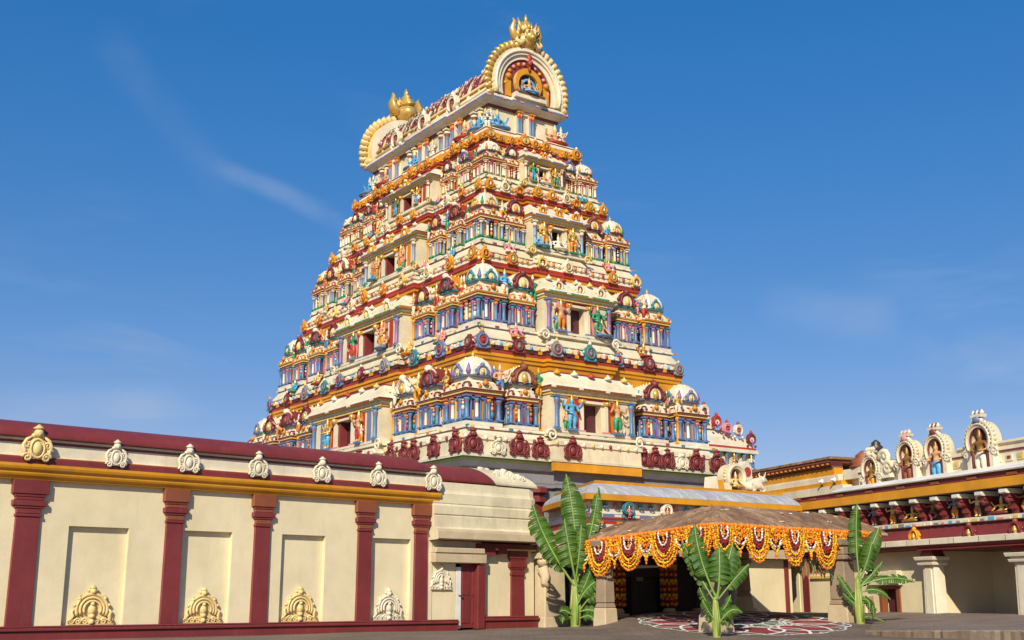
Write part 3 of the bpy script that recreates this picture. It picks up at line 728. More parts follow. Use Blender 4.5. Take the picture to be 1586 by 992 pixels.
for k, s in enumerate((-7.6, -2.6, 2.6, 7.6)):
    b = MB(); column(b, .52*h, .2, 'ivory' if k % 2 else 'slate_blue', 'brown_red', 'cream', 'olive', 8); b.build('column', top, face_M(1, a1, b1, s, a1-.55, fz(.345)))
    b = MB(); column(b, .52*h, .2, 'slate_blue', 'brown_red', 'cream', 'olive', 8); b.build('column', top, face_M(1, a1, b1, s+.9, a1-.55, fz(.345)))
for fi, ss in ((0, (-3.35, -2.75, 2.9, 3.5)), (1, (9.5, 8.7, 6.5, 1.5, -1.5, -6.6, -8.9, -9.6))):
    for k, s in enumerate(ss):
        figure('stucco_figure', 'sit' if k % 3 else 'four', TW, face_M(fi, a1, b1, s, (b1 if fi == 0 else a1)-.35, fz(.34)), h*.46, ('ivory', 'sky_blue', 'skin_paint')[k % 3], ('ivory', 'blue', 'red')[k % 3], 'lemon')
oven = []
for q in range(3):
    b = MB(); (flame, flame, kudu)[q](b, .85, 1.0, .28, ('orange', 'yellow', 'brown_red')[q], ('lemon', 'brown_red', 'olive')[q], ('olive', 'orange', 'yellow')[q], ('yellow', 'ivory', 'yellow')[q]); oven.append(b.mesh('arch_ornament'))
for fi in (0, 1):
    out, L = (b0, a0) if fi == 0 else (a0, b0); n = 9 if fi == 0 else 17
    for k in range(n):
        s = -L+.4+(2*L-.8)*k/(n-1)
        sc_ = (1.0, .72, .9, .65, 1.1)[(k*3) % 5]; inst('arch_ornament', oven[(k*k) % 3], TW, face_M(fi, a0, b0, s, out+(.15 if in_bay(fi, a0, b0, s) else 0), fz(.03)) @ Matrix.Diagonal((sc_*1.1, sc_, sc_, 1)))

# ---- barrel roof, gables, gold masks
ZB = fz(1.12); RB = b1-.55
def hs(w, hgt, n=20): return arch_pts(w, hgt, n)
mb = MB(); n = 22; prof = hs(2*(a1-.75), 3.75, n)
ys = [-RB+2*RB*k/12 for k in range(13)]
for k in range(12):
    y0, y1 = ys[k]+.0, ys[k+1]
    vs = [(x, y0, z+ZB) for x, z in prof]+[(x, y1, z+ZB) for x, z in prof]
    fs = []; ms = []
    for j in range(n):
        fs.append((j+1, j, n+1+j, n+2+j)); q = min(j, n-1-j)
        ms.append('yellow' if q == 1 else ('ivory' if q in (0, 8, 9, 10) else 'maroon'))
    mb.add(vs, fs, ms)
roof = mb.build('barrel_roof', TW)
mb = MB()      # ribs, ridge and roof panels
for k in range(13):
    y = ys[k]
    mb.strip([(x*1.03, z*1.02+ZB) for x, z in prof], [(x*.97, z*.97+ZB) for x, z in prof], y-.10-.06*(k % 2 == 0), y+.10+.06*(k % 2 == 0), ('ivory', 'pale_gold')[k % 2])
mb.box(-.75, .75, -RB, RB, ZB+3.65, ZB+3.90, 'ivory', .2, .1); mb.box(-.3, .3, -RB, RB, ZB+3.90, ZB+4.10, 'ivory', .1, .1)
for k in range(13): mb.lathe([(.12, 0), (.22, .16), (.10, .34), (.15, .45), (.02, .65)], 7, (0, ys[k]*.93, ZB+4.05), 'ivory')
for j in (1, 2, n-2, n-1):
    x, z = prof[j]; mb.tube([(x*1.02, -RB, z+ZB), (x*1.02, RB, z+ZB)], .12, 'ivory' if j in (1, n-1) else 'pale_gold', 6)
mb.build('roof_ridge', roof)
# foliage relief in the maroon panels
mb = MB(); rnd = random.Random(4)
for k in range(12):
    yc = (ys[k]+ys[k+1])/2
    for q in range(20):
        j = rnd.uniform(n-9.5, n-1.5); ji = int(j); x0, zz0 = prof[ji]; x1, zz1 = prof[ji+1]; t = j-ji
        x, z = lerp(x0, x1, t), lerp(zz0, zz1, t)
        y = yc+rnd.uniform(-.55, .55); r = rnd.uniform(.12, .28)
        mb.tube([(x*1.01-.03, y-r, z+ZB), (x*1.05, y, z+ZB+r*.8), (x*1.03, y+r*1.2, z+ZB-r*.3)], [r*.3, r*.45, r*.15], rnd.choice(('ivory', 'pink', 'cream')), 5)
mb.build('roof_pattern', roof)['kind'] = 'stuff'
# dormer fan half way along the long side, and one on the ridge
b = MB(); kudu(b, 1.5, 1.9, .4, 'ivory', 'maroon', 'brown_red', 'ivory', 12); dm = b.mesh('dormer_arch')
for s in (4.7, 0, -4.7): inst('dormer_arch', dm, roof, face_M(1, a1, b1, s, a1-.55, ZB-.02))
b = MB()
for k in range(9):
    t = R(10+20*k); b.ball((0, 1.0*math.cos(t), 4.0+.75*math.sin(t)), .2, 'ivory', 6, 4, 1.5)
b.ball((0, 0, 4.15), .75, 'ivory', 10, 6, .9, .4); b.build('ridge_fan', roof, TR(0, .6, ZB))
def gable(sign):
    b = MB(); W, Hh = 2*a1*.86, 4.45; n = 28
    o = hs(W, Hh, n); i1 = [(x*.80, z*.86+.05) for x, z in o]; i2 = [(x*.70, z*.78+.05) for x, z in o]
    b.strip(o, i1, -.35, .35, 'ivory', 'pale_gold'); b.strip(i1, i2, -.18, .1, 'ivory')
    b.prism([(x*.72, z*.80) for x, z in o], -.05, .12, 'maroon')
    b.tube([(x*.90, -.38, z*.93+.03) for x, z in o], .12, 'ivory', 6)
    M = TR(0, sign*(RB+.25), ZB, 0 if sign < 0 else math.pi)
    M = M @ Matrix.Diagonal((1.0, 1.0, 1.0, 1)) if sign < 0 else M @ Matrix.Diagonal((1.10, 2.0, 1.10, 1))
    g = b.build('gable', TW, M)
    b = MB()      # gold leaf petals round the arch
    for k in range(n+1):
        x, z = o[k]; cx, cz = 0, Hh-W/2; d = Vector((x-cx, z-cz)).normalized(); t = Vector((-d.y, d.x))
        for yy in (-.12,):
            pts = [(x-d.x*.1, yy, z-d.y*.1), (x+d.x*.25+t.x*.05, yy-.1, z+d.y*.25+t.y*.05), (x+d.x*.52, yy-.05, z+d.y*.52), (x+d.x*.68+t.x*.2, yy, z+d.y*.68+t.y*.2)]
            b.tube(pts, [.10, .27, .20, .05], 'gold' if sign < 0 and k > n*.45 else 'pale_gold', 6)
    for sx in (-1, 1):
        scroll(b, (sx*a1*.80, .45), .5, 'pale_gold', 1.4, sx, -.25, .3)
        b.ball((sx*a1*.84, 0, .15), .4, 'pale_gold', 8, 5, .8)
    b.build('leaf_border', g)
    b = MB()
    for k in range(2, n-1): # dotted studs on the ring
        x, z = o[k]; b.ball((x*.86, -.24, z*.90+.04), .075, 'slate_blue' if k % 2 else 'brown_red', 5, 4)
    for k in range(3, n-2, 2):
        x, z = o[k]; b.ball((x*.60, -.10, z*.66+.2), .17, 'yellow' if k % 4 == 1 else 'pink', 6, 4)
    for k in range(1, n, 2):
        x, z = o[k]; T0 = b.T; b.T = Matrix.Translation((x*.93, -.33, z*.95+.03)); scroll(b, (0, 0), .15, ('ivory', 'pale_gold')[k % 4 == 1], 1.2, (-1)**(k//2), 0, .36, 8); b.T = T0
    b.build('stud_ring', g)
    b = MB(); c = hs(2.6, 2.7, 16); c2 = hs(2.0, 2.2, 16)
    b.strip(c, c2, -.42, -.05, 'yellow', 'lemon'); b.prism([(x*.99, z*.99) for x, z in c2], -.12, -.04, 'dark_maroon'); b.box(-1.5, 1.5, -.75, -.05, -.12, .28, 'ivory'); b.box(-1.3, 1.3, -.85, -.05, .28, .40, 'brown_red')
    for sx in (-1, 1):
        b.box(sx*1.85-.25, sx*1.85+.25, -.22, -.06, 0, 1.5, 'yellow'); b.ball((sx*1.85, -.2, 1.65), .3, 'orange', 7, 5)
    nb = b.build('arch_niche', g)
    figure('seated_figure', 'sit', nb, TR(0, -.45, .40), 1.5, 'skin_paint', 'sky_blue', 'gold')
    b = MB(); b.tube([(.62*math.cos(R(t)), -.32, 1.0+.72*math.sin(R(t))) for t in range(-30, 211, 20)], .12, 'sky_blue', 6); b.build('halo_ring', nb)
    b = MB()      # red pendant mask at the apex
    b.ball((0, -.5, 3.55), .28, 'red', 8, 6, 1.2, .9, .7); b.ball((0, -.55, 3.1), .2, 'red', 7, 5, 1.3); b.lathe([(.05, 0), (.14, .25), (.02, .6)], 6, (0, -.5, 2.35), 'red')
    for sx in (-1, 1): b.ball((sx*.2, -.55, 3.3), .14, 'pink', 6, 4)
    b.build('red_pendant', g)
    # gold lion mask finial
    b = MB(); z = Hh+.05
    b.ball((0, 0, z+.55), .95, 'gold', 12, 8, .75, 1.0, .8); b.ball((0, -.55, z+.75), .55, 'gold', 10, 6, .8); b.ball((0, -.95, z+.55), .28, 'gold', 8, 5, .7)
    for sx in (-1, 1):
        b.ball((sx*.38, -.80, z+1.0), .20, 'pale_gold', 8, 5); b.ball((sx*.38, -.96, z+1.0), .09, 'iron', 6, 4)
        b.tube([(sx*.6, 0, z+.5), (sx*1.15, 0, z+.75), (sx*1.35, 0, z+1.3), (sx*1.15, -.05, z+1.9), (sx*1.3, 0, z+2.15)], [.32, .36, .28, .16, .04], 'gold', 8)
        b.tube([(sx*.4, -.2, z+1.2), (sx*.75, -.25, z+1.6), (sx*.95, -.2, z+2.2)], [.22, .2, .03], 'gold', 7)
        b.tube([(sx*.5, -.5, z+.35), (sx*.95, -.5, z+.1), (sx*1.25, -.45, z+.35), (sx*1.1, -.45, z+.6)], [.2, .2, .14, .05], 'pale_gold', 7)
        b.ball((sx*.55, -.45, z+1.35), .2, 'pale_gold', 7, 5, 1.2)
    b.lathe([(.62, 1.15), (.70, 1.3), (.42, 1.45), (.50, 1.62), (.30, 1.8), (.36, 1.95), (.14, 2.2), (.17, 2.35), (.02, 2.75)], 10, (0, 0, z), 'gold')
    for k in range(7):
        t = R(-20+k*36.7); b.lathe([(.10, 0), (.13, .2), (.01, .6)], 5, (.5*math.cos(t), -.45*abs(math.sin(t)), z+1.45), 'gold')
    rnd = random.Random(5)
    for k in range(26):
        t = rnd.uniform(-.5, math.pi+.5); r = rnd.uniform(.5, .95); z_ = z+rnd.uniform(.5, 1.3); x_, y_ = r*math.cos(t), -abs(r*math.sin(t))*.8
        b.tube([(x_, y_, z_), (x_*1.15, y_*1.15, z_+.2), (x_*1.3+rnd.uniform(-.1, .1), y_*1.25, z_+rnd.uniform(.35, .6))], [.13, .10, .015], rnd.choice(('gold', 'pale_gold')), 5)
    b.build('gold_mask', g, TR(0, 0, -.12*Hh, 0, (1.0, 1.0, 1.13)))
    return g
gable(-1); gable(1)
# ------------------------------------------------------------------ ground
CP = [(-45, 30, -1.8), (-20, 48, -1.75), (0, 50, -1.76), (9, 54.5, -1.71), (4.7, 62.6, -1.52), (17, 61.8, -1.43), (1.5, 68.5, -1.70), (-3, 65, -1.76), (-12, 56, -1.76), (16, 55, -1.72), (20, 42, -1.75),
      (18.4, 63.5, -1.22), (20.6, 71, -.92), (14, 70, -.86), (19, 80, -.95), (16, 86, -1.0), (9, 69, -.95), (24, 30, -1.8), (0, 20, -1.8), (40, 60, -1.6), (0, 100, -1.6), (-30, 90, -1.7)]
KC = (11.55, 61.2); KA, KB = 5.15, 6.45
def gz(x, y):
    w = s = 0
    for a, b, z in CP:
        q = 1/((a-x)**2+(b-y)**2+.3)**1.6; w += q; s += q*z
    z = s/w
    r = math.hypot((x-KC[0])/KA, (y-KC[1])/KB); t = min(1, max(0, (1.55-r)/.5)); t = t*t*(3-2*t)
    z = lerp(z, -1.245+.069*(y-KC[1]), t)
    d = max(0, math.hypot(x, y-55)-70); k = min(1, d/40)
    return lerp(z, -1.75, k)
xs = [-900, -400, -180, -90, -60, -45]+[-36+.6*k for k in range(121)]+[45, 60, 90, 180, 400, 900]
ys = [-900, -400, -150, -60, -20, 0, 15, 30, 38]+[44+.5*k for k in range(81)]+[90, 100, 120, 160, 260, 500, 1200]
mb = MB(); nx = len(xs)
mb.add([(x, y, gz(x, y)) for y in ys for x in xs], [(j*nx+i, j*nx+i+1, (j+1)*nx+i+1, (j+1)*nx+i) for j in range(len(ys)-1) for i in range(nx-1)], 'paving', True)
tag(mb.build('courtyard_ground'), 'brown paved temple courtyard rising gently to the pavilion', kind='structure')
# raised terrace on the right with its kerb
A, B, D, E_, F_ = (16.4, 56, -1.50), (21.6, 40, -1.06), (31, 46, -.80), (21.65, 71.6, -.85), (20.6, 74.5, -.87)
mb = MB(); n = 14
row = lambda P, Q: [tuple(lerp(P[k], Q[k], i/n) for k in range(3)) for i in range(n+1)]
L1, L2 = row(B, A), row(D, E_)
vs = []
for p, q in zip(L1, L2): vs += [tuple(lerp(p[k], q[k], j/6) for k in range(3)) for j in range(7)]
mb.add(vs, [(i*7+j, i*7+j+1, (i+1)*7+j+1, (i+1)*7+j) for i in range(n) for j in range(6)], 'terrace_paving')
o = tag(mb.build('terrace'), 'raised paved terrace before the gallery building', kind='structure')
for p in o.data.polygons:
    if p.normal.z < 0: o.data.flip_normals(); break
d = (Vector(B)-Vector(A)).normalized(); side = Vector((d.y, -d.x, 0))
if side.x > 0: side = -side
mb = MB(); rnd = random.Random(3); m = 60; ra, rb, rc, rd = [], [], [], []
for k in range(m+1):
    p = Vector(A).lerp(Vector(B), k/m); j = rnd.uniform(-.05, .05); hh = rnd.uniform(-.03, .03)
    o_ = p+side*(.22+j); i_ = p-side*.2
    ra.append((o_.x, o_.y, -1.95)); rb.append((o_.x, o_.y, p.z-.04+hh)); rc.append((p.x+side.x*(.14+j), p.y+side.y*(.14+j), p.z+.012)); rd.append((i_.x, i_.y, p.z+.006))
mb.rings([rd, rc, rb, ra], ['terrace_paving', 'dry_earth', 'dry_earth'], closed=False, cap=False)
tag(mb.build('terrace_kerb'), 'worn stone kerb along the terrace edge', kind='structure')

# ------------------------------------------------------------------ rangoli drawn on the ground
RG = empty('rangoli', (KC[0], KC[1], gz(*KC))); tag(RG, 'large round rangoli of maroon petals and white chalk lines drawn on the paving', 'rangoli')
def rg_poly(pts, mat, lift, mb):
    """fan of a polar outline [(r, theta)...] laid on the ground"""
    def P(r, t): x, y = KC[0]+KA*r*math.cos(t), KC[1]+KB*r*math.sin(t); return (x-KC[0], y-KC[1], gz(x, y)-gz(*KC)+lift)
    n = len(pts); cx = sum(r*math.cos(t) for r, t in pts)/n; cy = sum(r*math.sin(t) for r, t in pts)/n
    lay = [(q*r*math.cos(t)+(1-q)*cx, q*r*math.sin(t)+(1-q)*cy) for q in (1, .66, .33) for r, t in pts]
    vs = [P(math.hypot(x, y), math.atan2(y, x)) for x, y in lay]+[P(math.hypot(cx, cy), math.atan2(cy, cx))]
    fs = [(k*n+i, k*n+(i+1) % n, (k+1)*n+(i+1) % n, (k+1)*n+i) for k in (0, 1) for i in range(n)]+[(2*n+i, 2*n+(i+1) % n, 3*n) for i in range(n)]
    mb.add(vs, fs, mat)
def rg_line(pts, w, mat, lift, mb):
    def P(x, y): X, Y = KC[0]+KA*x, KC[1]+KB*y; return (X-KC[0], Y-KC[1], gz(X, Y)-gz(*KC)+lift)
    q = [(r*math.cos(t), r*math.sin(t)) for r, t in pts]; vs = []
    for i, (x, y) in enumerate(q):
        a = q[max(0, i-1)]; b = q[min(len(q)-1, i+1)]; dx, dy = b[0]-a[0], b[1]-a[1]; l = math.hypot(dx, dy) or 1
        ww = w*(.75+.5*random.random())
        vs += [P(x-dy/l*ww, y+dx/l*ww), P(x+dy/l*ww, y-dx/l*ww)]
    mb.add(vs, [(2*i, 2*i+1, 2*i+3, 2*i+2) for i in range(len(q)-1)], mat)
def petal(k, n, r0, r1, fat, m=14, off=0):
    c = 2*math.pi*(k+off)/n; w = math.pi/n*fat; out = []
    for i in range(m+1):
        u = i/m; out.append((lerp(r0, r1, u), c-w*math.sin(math.pi*min(1, u*1.0)**.8)*(1-.25*u)))
    for i in range(m-1, 0, -1):
        u = i/m; out.append((lerp(r0, r1, u), c+w*math.sin(math.pi*min(1, u*1.0)**.8)*(1-.25*u)))
    return out
red, wht, grn, pur = MB(), MB(), MB(), MB()
for k in range(8):
    p = petal(k, 8, .40, .94, 1.08); rg_poly(p, 'powder_red', .016, red); rg_line(p+[p[0]], .015, 'chalk', .024, wht)
    p = petal(k, 8, .46, 1.0, .66, off=.5); rg_poly(p, 'powder_red', .012, red); rg_line(p+[p[0]], .014, 'chalk', .026, wht)
    c = 2*math.pi*k/8
    for q in (-.5, 0, .5):
        cc = c+q*math.pi/8; rg_line([(.97+.03*math.cos(a), cc+.04*math.sin(a)) for a in [i*.7 for i in range(10)]], .008, 'chalk', .024, wht)
for k in range(10):
    p = petal(k, 10, .20, .50, .9); rg_line(p+[p[0]], .013, 'chalk', .026, wht)
ring = [2*math.pi*i/48 for i in range(49)]
rg_poly([(.36, t) for t in ring[:-1]], 'powder_green', .017, grn); rg_poly([(.20, t) for t in ring[:-1]], 'powder_purple', .021, pur)
for r in (.37, .20, .41): rg_line([(r*(1+.03*math.sin(12*t)), t) for t in ring], .010, 'chalk', .027, wht)
rg_line([(.99+.02*math.sin(16*t), t) for t in [2*math.pi*i/160 for i in range(161)]], .008, 'chalk', .024, wht)
red.build('red_petals', RG); wht.build('chalk_lines', RG); grn.build('green_disc', RG); pur.build('purple_disc', RG)

# ------------------------------------------------------------------ long cream wall on the left
AZW = R(90-48.5)
W = empty('compound_wall', (-21.01, 50.07, G0), AZW); tag(W, 'long cream wall with maroon pilasters, four recessed niches and a maroon rounded coping', 'wall')
S0, S1 = -9.0, 22.3
NI = [(-6.2, -3.2), (2.45, 5.17), (7.85, 10.30), (13.0, 15.5), (18.38, 20.84)]; NT, ND = 4.70, .24
mb = MB(); x = S0
for a, b in NI:
    mb.box(x, a, 0, 4, .45, NT, 'cream_wall'); mb.box(a, b, ND, 4, .45, NT, 'cream_wall'); x = b
mb.box(x, S1, 0, 4, .45, NT, 'cream_wall'); mb.box(S0, S1, 0, 4, NT, 6.6, 'cream_wall')
mb.build('wall_body', W)
mb = MB(); E1 = 23.93
mb.box(S0, E1, -.32, 0, -.3, .30, 'maroon'); mb.box(S0, E1, -.42, 0, .30, .44, 'maroon'); mb.box(S0, E1, -.36, 0, .44, .52, 'maroon')
bevel(mb.build('plinth', W), .03)
def xprof(mb, prof, x0, x1, mats, cap=True):        # profile (y,z) swept along x
    n = len(prof); vs = [(x0, y, z) for y, z in prof]+[(x1, y, z) for y, z in prof]
    fs = [(i, n+i, n+i+1, i+1) for i in range(n-1)]; ms = list(mats)
    if cap: fs += [tuple(range(n)), tuple(range(2*n-1, n-1, -1))]; ms += [mats[0]]*2
    mb.add(vs, fs, ms)
mb = MB()
pf = [(.5, 6.56), (-.22, 6.56), (-.26, 6.64), (-.36, 6.72), (-.40, 6.80), (-.40, 6.88), (-.52, 6.98), (-.56, 7.08), (-.56, 7.20), (.5, 7.21)]
xprof(mb, pf, S0, 22.45, ['yellow']*9)
mb.build('cornice', W)
mb = MB(); xprof(mb, [(.5, 7.215), (-.50, 7.215), (-.50, 7.42), (-.44, 7.50), (-.44, 7.52), (-.40, 7.53), (-.30, 7.56), (-.30, 8.08), (-.36, 8.10), (-.36, 8.19), (-.42, 8.20), (-.42, 8.29), (.5, 8.29)], S0, 22.2,
      ['maroon', 'maroon', 'maroon', 'yellow', 'yellow', 'ivory', 'ivory', 'maroon', 'maroon', 'ivory', 'ivory', 'ivory'])
mb.build('frieze', W)
mb = MB(); nn = 12
pf = [(-.58, 8.30), (-.60, 8.36)]+[(-.60+2.6*(1-math.cos(t))*.62, 8.40+.74*math.sin(t)) for t in [math.pi/2*k/nn for k in range(1, nn+1)]]
pf += [(4.6-y, z) for y, z in reversed(pf)]
xprof(mb, pf, S0, 21.0, ['maroon']*(len(pf)-1))
# sloping hip end
mid = 2.0; n = len(pf)
mb.add([(21.0, y, z) for y, z in pf]+[(22.3, lerp(y, mid, .12), lerp(z, 8.34, .82)) for y, z in pf], [(i, n+i, n+i+1, i+1) for i in range(n-1)]+[tuple(range(n, 2*n))], 'maroon')
mb.build('coping_roof', W)
def pilaster(w, orange_cap, hgt=6.55):
    mb = MB(); h = w/2; c2 = 'brown_red' if orange_cap else 'maroon'
    mb.box(-h*.96, h*.96, -.15, 0, .50, hgt-1.55, 'maroon', h*.06)
    for q, z0_, z1_, m in ((1.0, 1.55, 1.42, 'maroon'), (.92, 1.42, 1.20, c2), (1.08, 1.20, 1.10, 'maroon'), (1.28, 1.10, .86, 'maroon'), (1.08, .86, .72, c2), (1.15, .72, .60, 'maroon'), (1.36, .60, 0, c2)):
        mb.box(-h*q, h*q, -.20*q, 0, hgt-z0_, hgt-z1_-.002, m)
    return mb.mesh('pilaster')
pm0, pm1 = pilaster(1.12, False), pilaster(.92, True)
for s, me in ((-9.2+.7, pm0), (.62, pm0), (7.28, pm1), (11.84, pm1), (17.82, pm1), (21.45, pm1)): bevel(inst('pilaster', me, W, TR(s, 0, 0)), .025)
cg, ci = crest('pale_gold'), crest('ivory')
for s, me, sc in ((.58, cg, 1.12), (4.08, ci, .88), (7.56, ci, .95), (11.18, ci, .93), (14.78, ci, .93), (18.22, ci, .93), (21.85, ci, .98), (-4, ci, .9)):
    inst('crest_ornament', me, W, TR(s, -.50, 7.26, 0, sc))
def shell(mat):
    b = MB()
    for k, (r, q) in enumerate(((.72, .085), (.56, .07), (.40, .06))):
        b.tube([(r*math.cos(t), -.10-.04*k, .72+r*math.sin(t)) for t in [R(-25)+R(230)*i/18 for i in range(19)]], q, mat, 7)
    b.prism([(.74*math.cos(t), .72+.74*math.sin(t)) for t in [R(-40)+R(260)*i/20 for i in range(21)]], -.09, 0, mat)
    b.ball((0, -.12, .70), .20, mat, 10, 6, 1.3, 1, .8); b.ball((0, -.18, .98), .11, mat, 8, 5); b.ball((0, -.14, .40), .16, mat, 8, 5, .8)
    for sx in (-1, 1):
        for x, r in ((.28, .16), (.60, .17), (.90, .15)): scroll(b, (sx*x, .16), r, mat, 1.4, sx, -.10, .34)
        b.tube([(sx*1.02, -.06, .10), (sx*.84, -.10, .42), (sx*.92, -.10, .62), (sx*.72, -.10, .78)], [.07, .10, .08, .03], mat, 6)
        b.ball((sx*.58, -.10, 1.22), .11, mat, 8, 5); scroll(b, (sx*.55, 1.28), .13, mat, 1.2, -sx, -.09, .36); b.ball((sx*.80, -.10, .92), .09, mat, 8, 5)
    b.ball((0, -.14, .14), .15, mat, 8, 5)
    b.ball((0, -.10, 1.58), .17, mat, 9, 6); b.ball((0, -.2, 1.55), .08, mat, 7, 4); b.lathe([(.13, 0), (.17, .05), (.08, .12), (.02, .22)], 7, (0, -.09, 1.70), mat)
    for sx in (-1, 1): b.ball((sx*.17, -.09, 1.62), .09, mat, 7, 4); b.ball((sx*.2, -.08, 1.42), .10, mat, 7, 4)
    b.box(-1.05, 1.05, -.18, 0, 0, .05, mat)
    return b.mesh('shell_ornament')
sg, si = shell('pale_gold'), shell('ivory')
for s, me, sc in ((3.80, sg, 1.0), (9.08, sg, .95), (14.25, sg, 1.0), (19.60, si, .95), (-4.7, sg, 1)): inst('shell_ornament', me, W, TR(s, ND, .53, 0, (sc*.95, sc, sc*.90)))

# ------------------------------------------------------------------ gate lodge
wp = lambda s, y=0: (-21.01+.749*s-.663*y*-1*-1, 50.07+.663*s+.749*y)
lx, ly = wp(22.3)
Lg = empty('gate_lodge', (lx, ly, G0), AZW); tag(Lg, 'low cream lodge with narrow maroon door and maroon barrel roof, ending the long wall', 'lodge')
mb = MB()
mb.box(.01, 1.66, .04, 6, 0, 3.6, 'cream_wall'); mb.box(3.52, 7.62, .20, 6, 0, 4.6, 'cream_wall'); mb.box(1.66, 3.52, 1.2, 6, 0, 4.6, 'cream_wall'); mb.box(.01, 3.52, .06, 6, 3.6, 4.7, 'cream_wall')
mb.build('wall_body', Lg)
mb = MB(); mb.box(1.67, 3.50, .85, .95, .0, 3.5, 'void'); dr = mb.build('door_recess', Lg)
mb = MB(); mb.box(2.05, 3.46, .08, .18, .05, 3.48, 'maroon'); mb.box(2.15, 2.72, .05, .08, .3, 1.6, 'maroon'); mb.box(2.85, 3.38, .05, .08, .3, 1.6, 'maroon'); mb.box(2.15, 2.72, .05, .08, 1.8, 3.3, 'maroon'); mb.box(2.85, 3.38, .05, .08, 1.8, 3.3, 'maroon')
d_ = bevel(mb.build('door', Lg), .02)
mb = MB(); mb.box(1.70, 2.03, .02, .10, .02, 3.3, 'white'); mb.tube([(2.05, .0, 1.75), (1.85, -.02, 1.8)], .03, 'iron', 6); mb.ball((2.12, .0, 1.7), .07, 'iron', 8, 5); mb.build('door_bolt_leaf', d_)
mb = MB(); mb.box(3.0, 3.52, -.28, .21, .0, 3.45, 'maroon'); bevel(mb.build('door_jamb', Lg), .02)
mb = MB(); mb.box(-.12, 3.55, -.40, .1, 3.50, 4.02, 'old_stone'); mb.box(-.12, 3.40, -.46, .1, 4.02, 4.32, 'old_stone', .05); bevel(mb.build('lintel', Lg), .04)
mb = MB(); mb.box(3.53, 7.68, -.12, .2, -.3, .40, 'maroon'); mb.box(3.53, 7.74, -.22, .2, .40, .56, 'maroon'); mb.box(3.53, 7.70, -.16, .2, .56, .66, 'maroon'); bevel(mb.build('plinth', Lg), .03)
inst('pilaster', pilaster(1.0, False, 4.35), Lg, TR(6.25, .2, .1))
mb = MB(); mb.box(3.1, 7.62, -.10, .3, 4.36, 4.62, 'maroon'); mb.box(4.6, 5.2, -.2, .3, 4.05, 4.36, 'maroon'); mb.box(3.3, 4.3, -.25, .3, 4.0, 4.36, 'maroon'); mb.box(3.4, 7.5, -.14, .3, 4.28, 4.36, 'lemon'); mb.build('beam', Lg)
# stacked eave mouldings with a rounded right end
mb = MB(); pf = [(.9, 4.68), (-.78, 4.72), (-.86, 4.78), (-.80, 5.15), (-.70, 5.30), (-.55, 5.36), (-.50, 5.40), (-.50, 5.98), (-.42, 6.02), (-.42, 6.08), (-.48, 6.10), (-.48, 6.55), (-.38, 6.60), (-.36, 6.66), (-.40, 6.70), (-.40, 7.22), (-.28, 7.28), (-.26, 7.36), (-.24, 7.40), (-.20, 7.86), (.1, 7.90)]
mats = ['maroon']+['old_stone']*3+['cream']*16
n = len(pf); rr = []
for x, q in ((-.25, 0), (6.9, 0), (7.3, .10), (7.55, .35), (7.66, .8)):
    rr.append([(x, lerp(y, .9, q), z) for y, z in pf])
vs = [p for r in rr for p in r]
mb.add(vs, [(k*n+i, (k+1)*n+i, (k+1)*n+i+1, k*n+i+1) for k in range(4) for i in range(n-1)], mats*4); mb.add(rr[-1]+[(7.66, 6, 4.68), (7.66, 6, 7.90)], [tuple(range(n))+(n+1, n)], 'cream'); mb.add([(-.05, .1, 7.9), (7.66, .1, 7.9), (7.66, 6, 7.9), (-.05, 6, 7.9)], [(0, 1, 2, 3)], 'cream')
mb.add(rr[0]+[(-.25, 6, 7.90), (-.25, 6, 4.68)], [tuple(range(n+1, -1, -1))], 'cream'); mb.build('eave_moulding', Lg)
mb = MB(); nn = 10; pf = [(-.25, 7.91), (-.28, 8.0)]+[(-.28+1.9*(1-math.cos(t)), 8.0+.98*math.sin(t)) for t in [math.pi/2*k/nn for k in range(1, nn+1)]]; pf += [(3.4-y, z) for y, z in reversed(pf)]
n = len(pf)
vs = [(-.9, y, z) for y, z in pf]+[(lerp(4.3, 3.2, (z-7.9)/1.1), y, z) for y, z in pf]
mb.add(vs, [(i, n+i, n+i+1, i+1) for i in range(n-1)]+[tuple(range(n, 2*n))], 'maroon'); mb.build('barrel_roof', Lg)
mb = MB(); vs = [(lerp(4.32, 3.22, (z-7.9)/1.1), y-.03, z) for y, z in pf]+[(lerp(7.5, 5.9, ((z-7.9)/1.1)**1.5), y-.03, z*.985+.1) for y, z in pf]
mb.add(vs, [(i, n+i, n+i+1, i+1) for i in range(n-1)]+[tuple(range(n, 2*n)), tuple(range(n-1, -1, -1))], 'cream'); g_ = mb.build('gable_relief', Lg)
mb = MB(); rnd = random.Random(9)
for k in range(16):
    u, v = rnd.uniform(.1, .85), rnd.uniform(.25, .85); ang = v*math.pi/2; z = 8.0+.98*math.sin(ang); y = -.28+1.9*(1-math.cos(ang)); x = lerp(lerp(4.4, 3.5, v), lerp(7.2, 6.0, v), u)
    T0 = mb.T; mb.T = Matrix.Translation((x, y-.06, z)) @ Matrix.Rotation(-ang*.9, 4, 'X')
    scroll(mb, (0, 0), rnd.uniform(.14, .22), 'ivory', 1.3, rnd.choice((-1, 1)), 0, .34, 9); mb.T = T0
mb.build('scroll_relief', g_)
inst('shell_ornament', si, Lg, TR(.62, .04, 2.1, 0, .70))
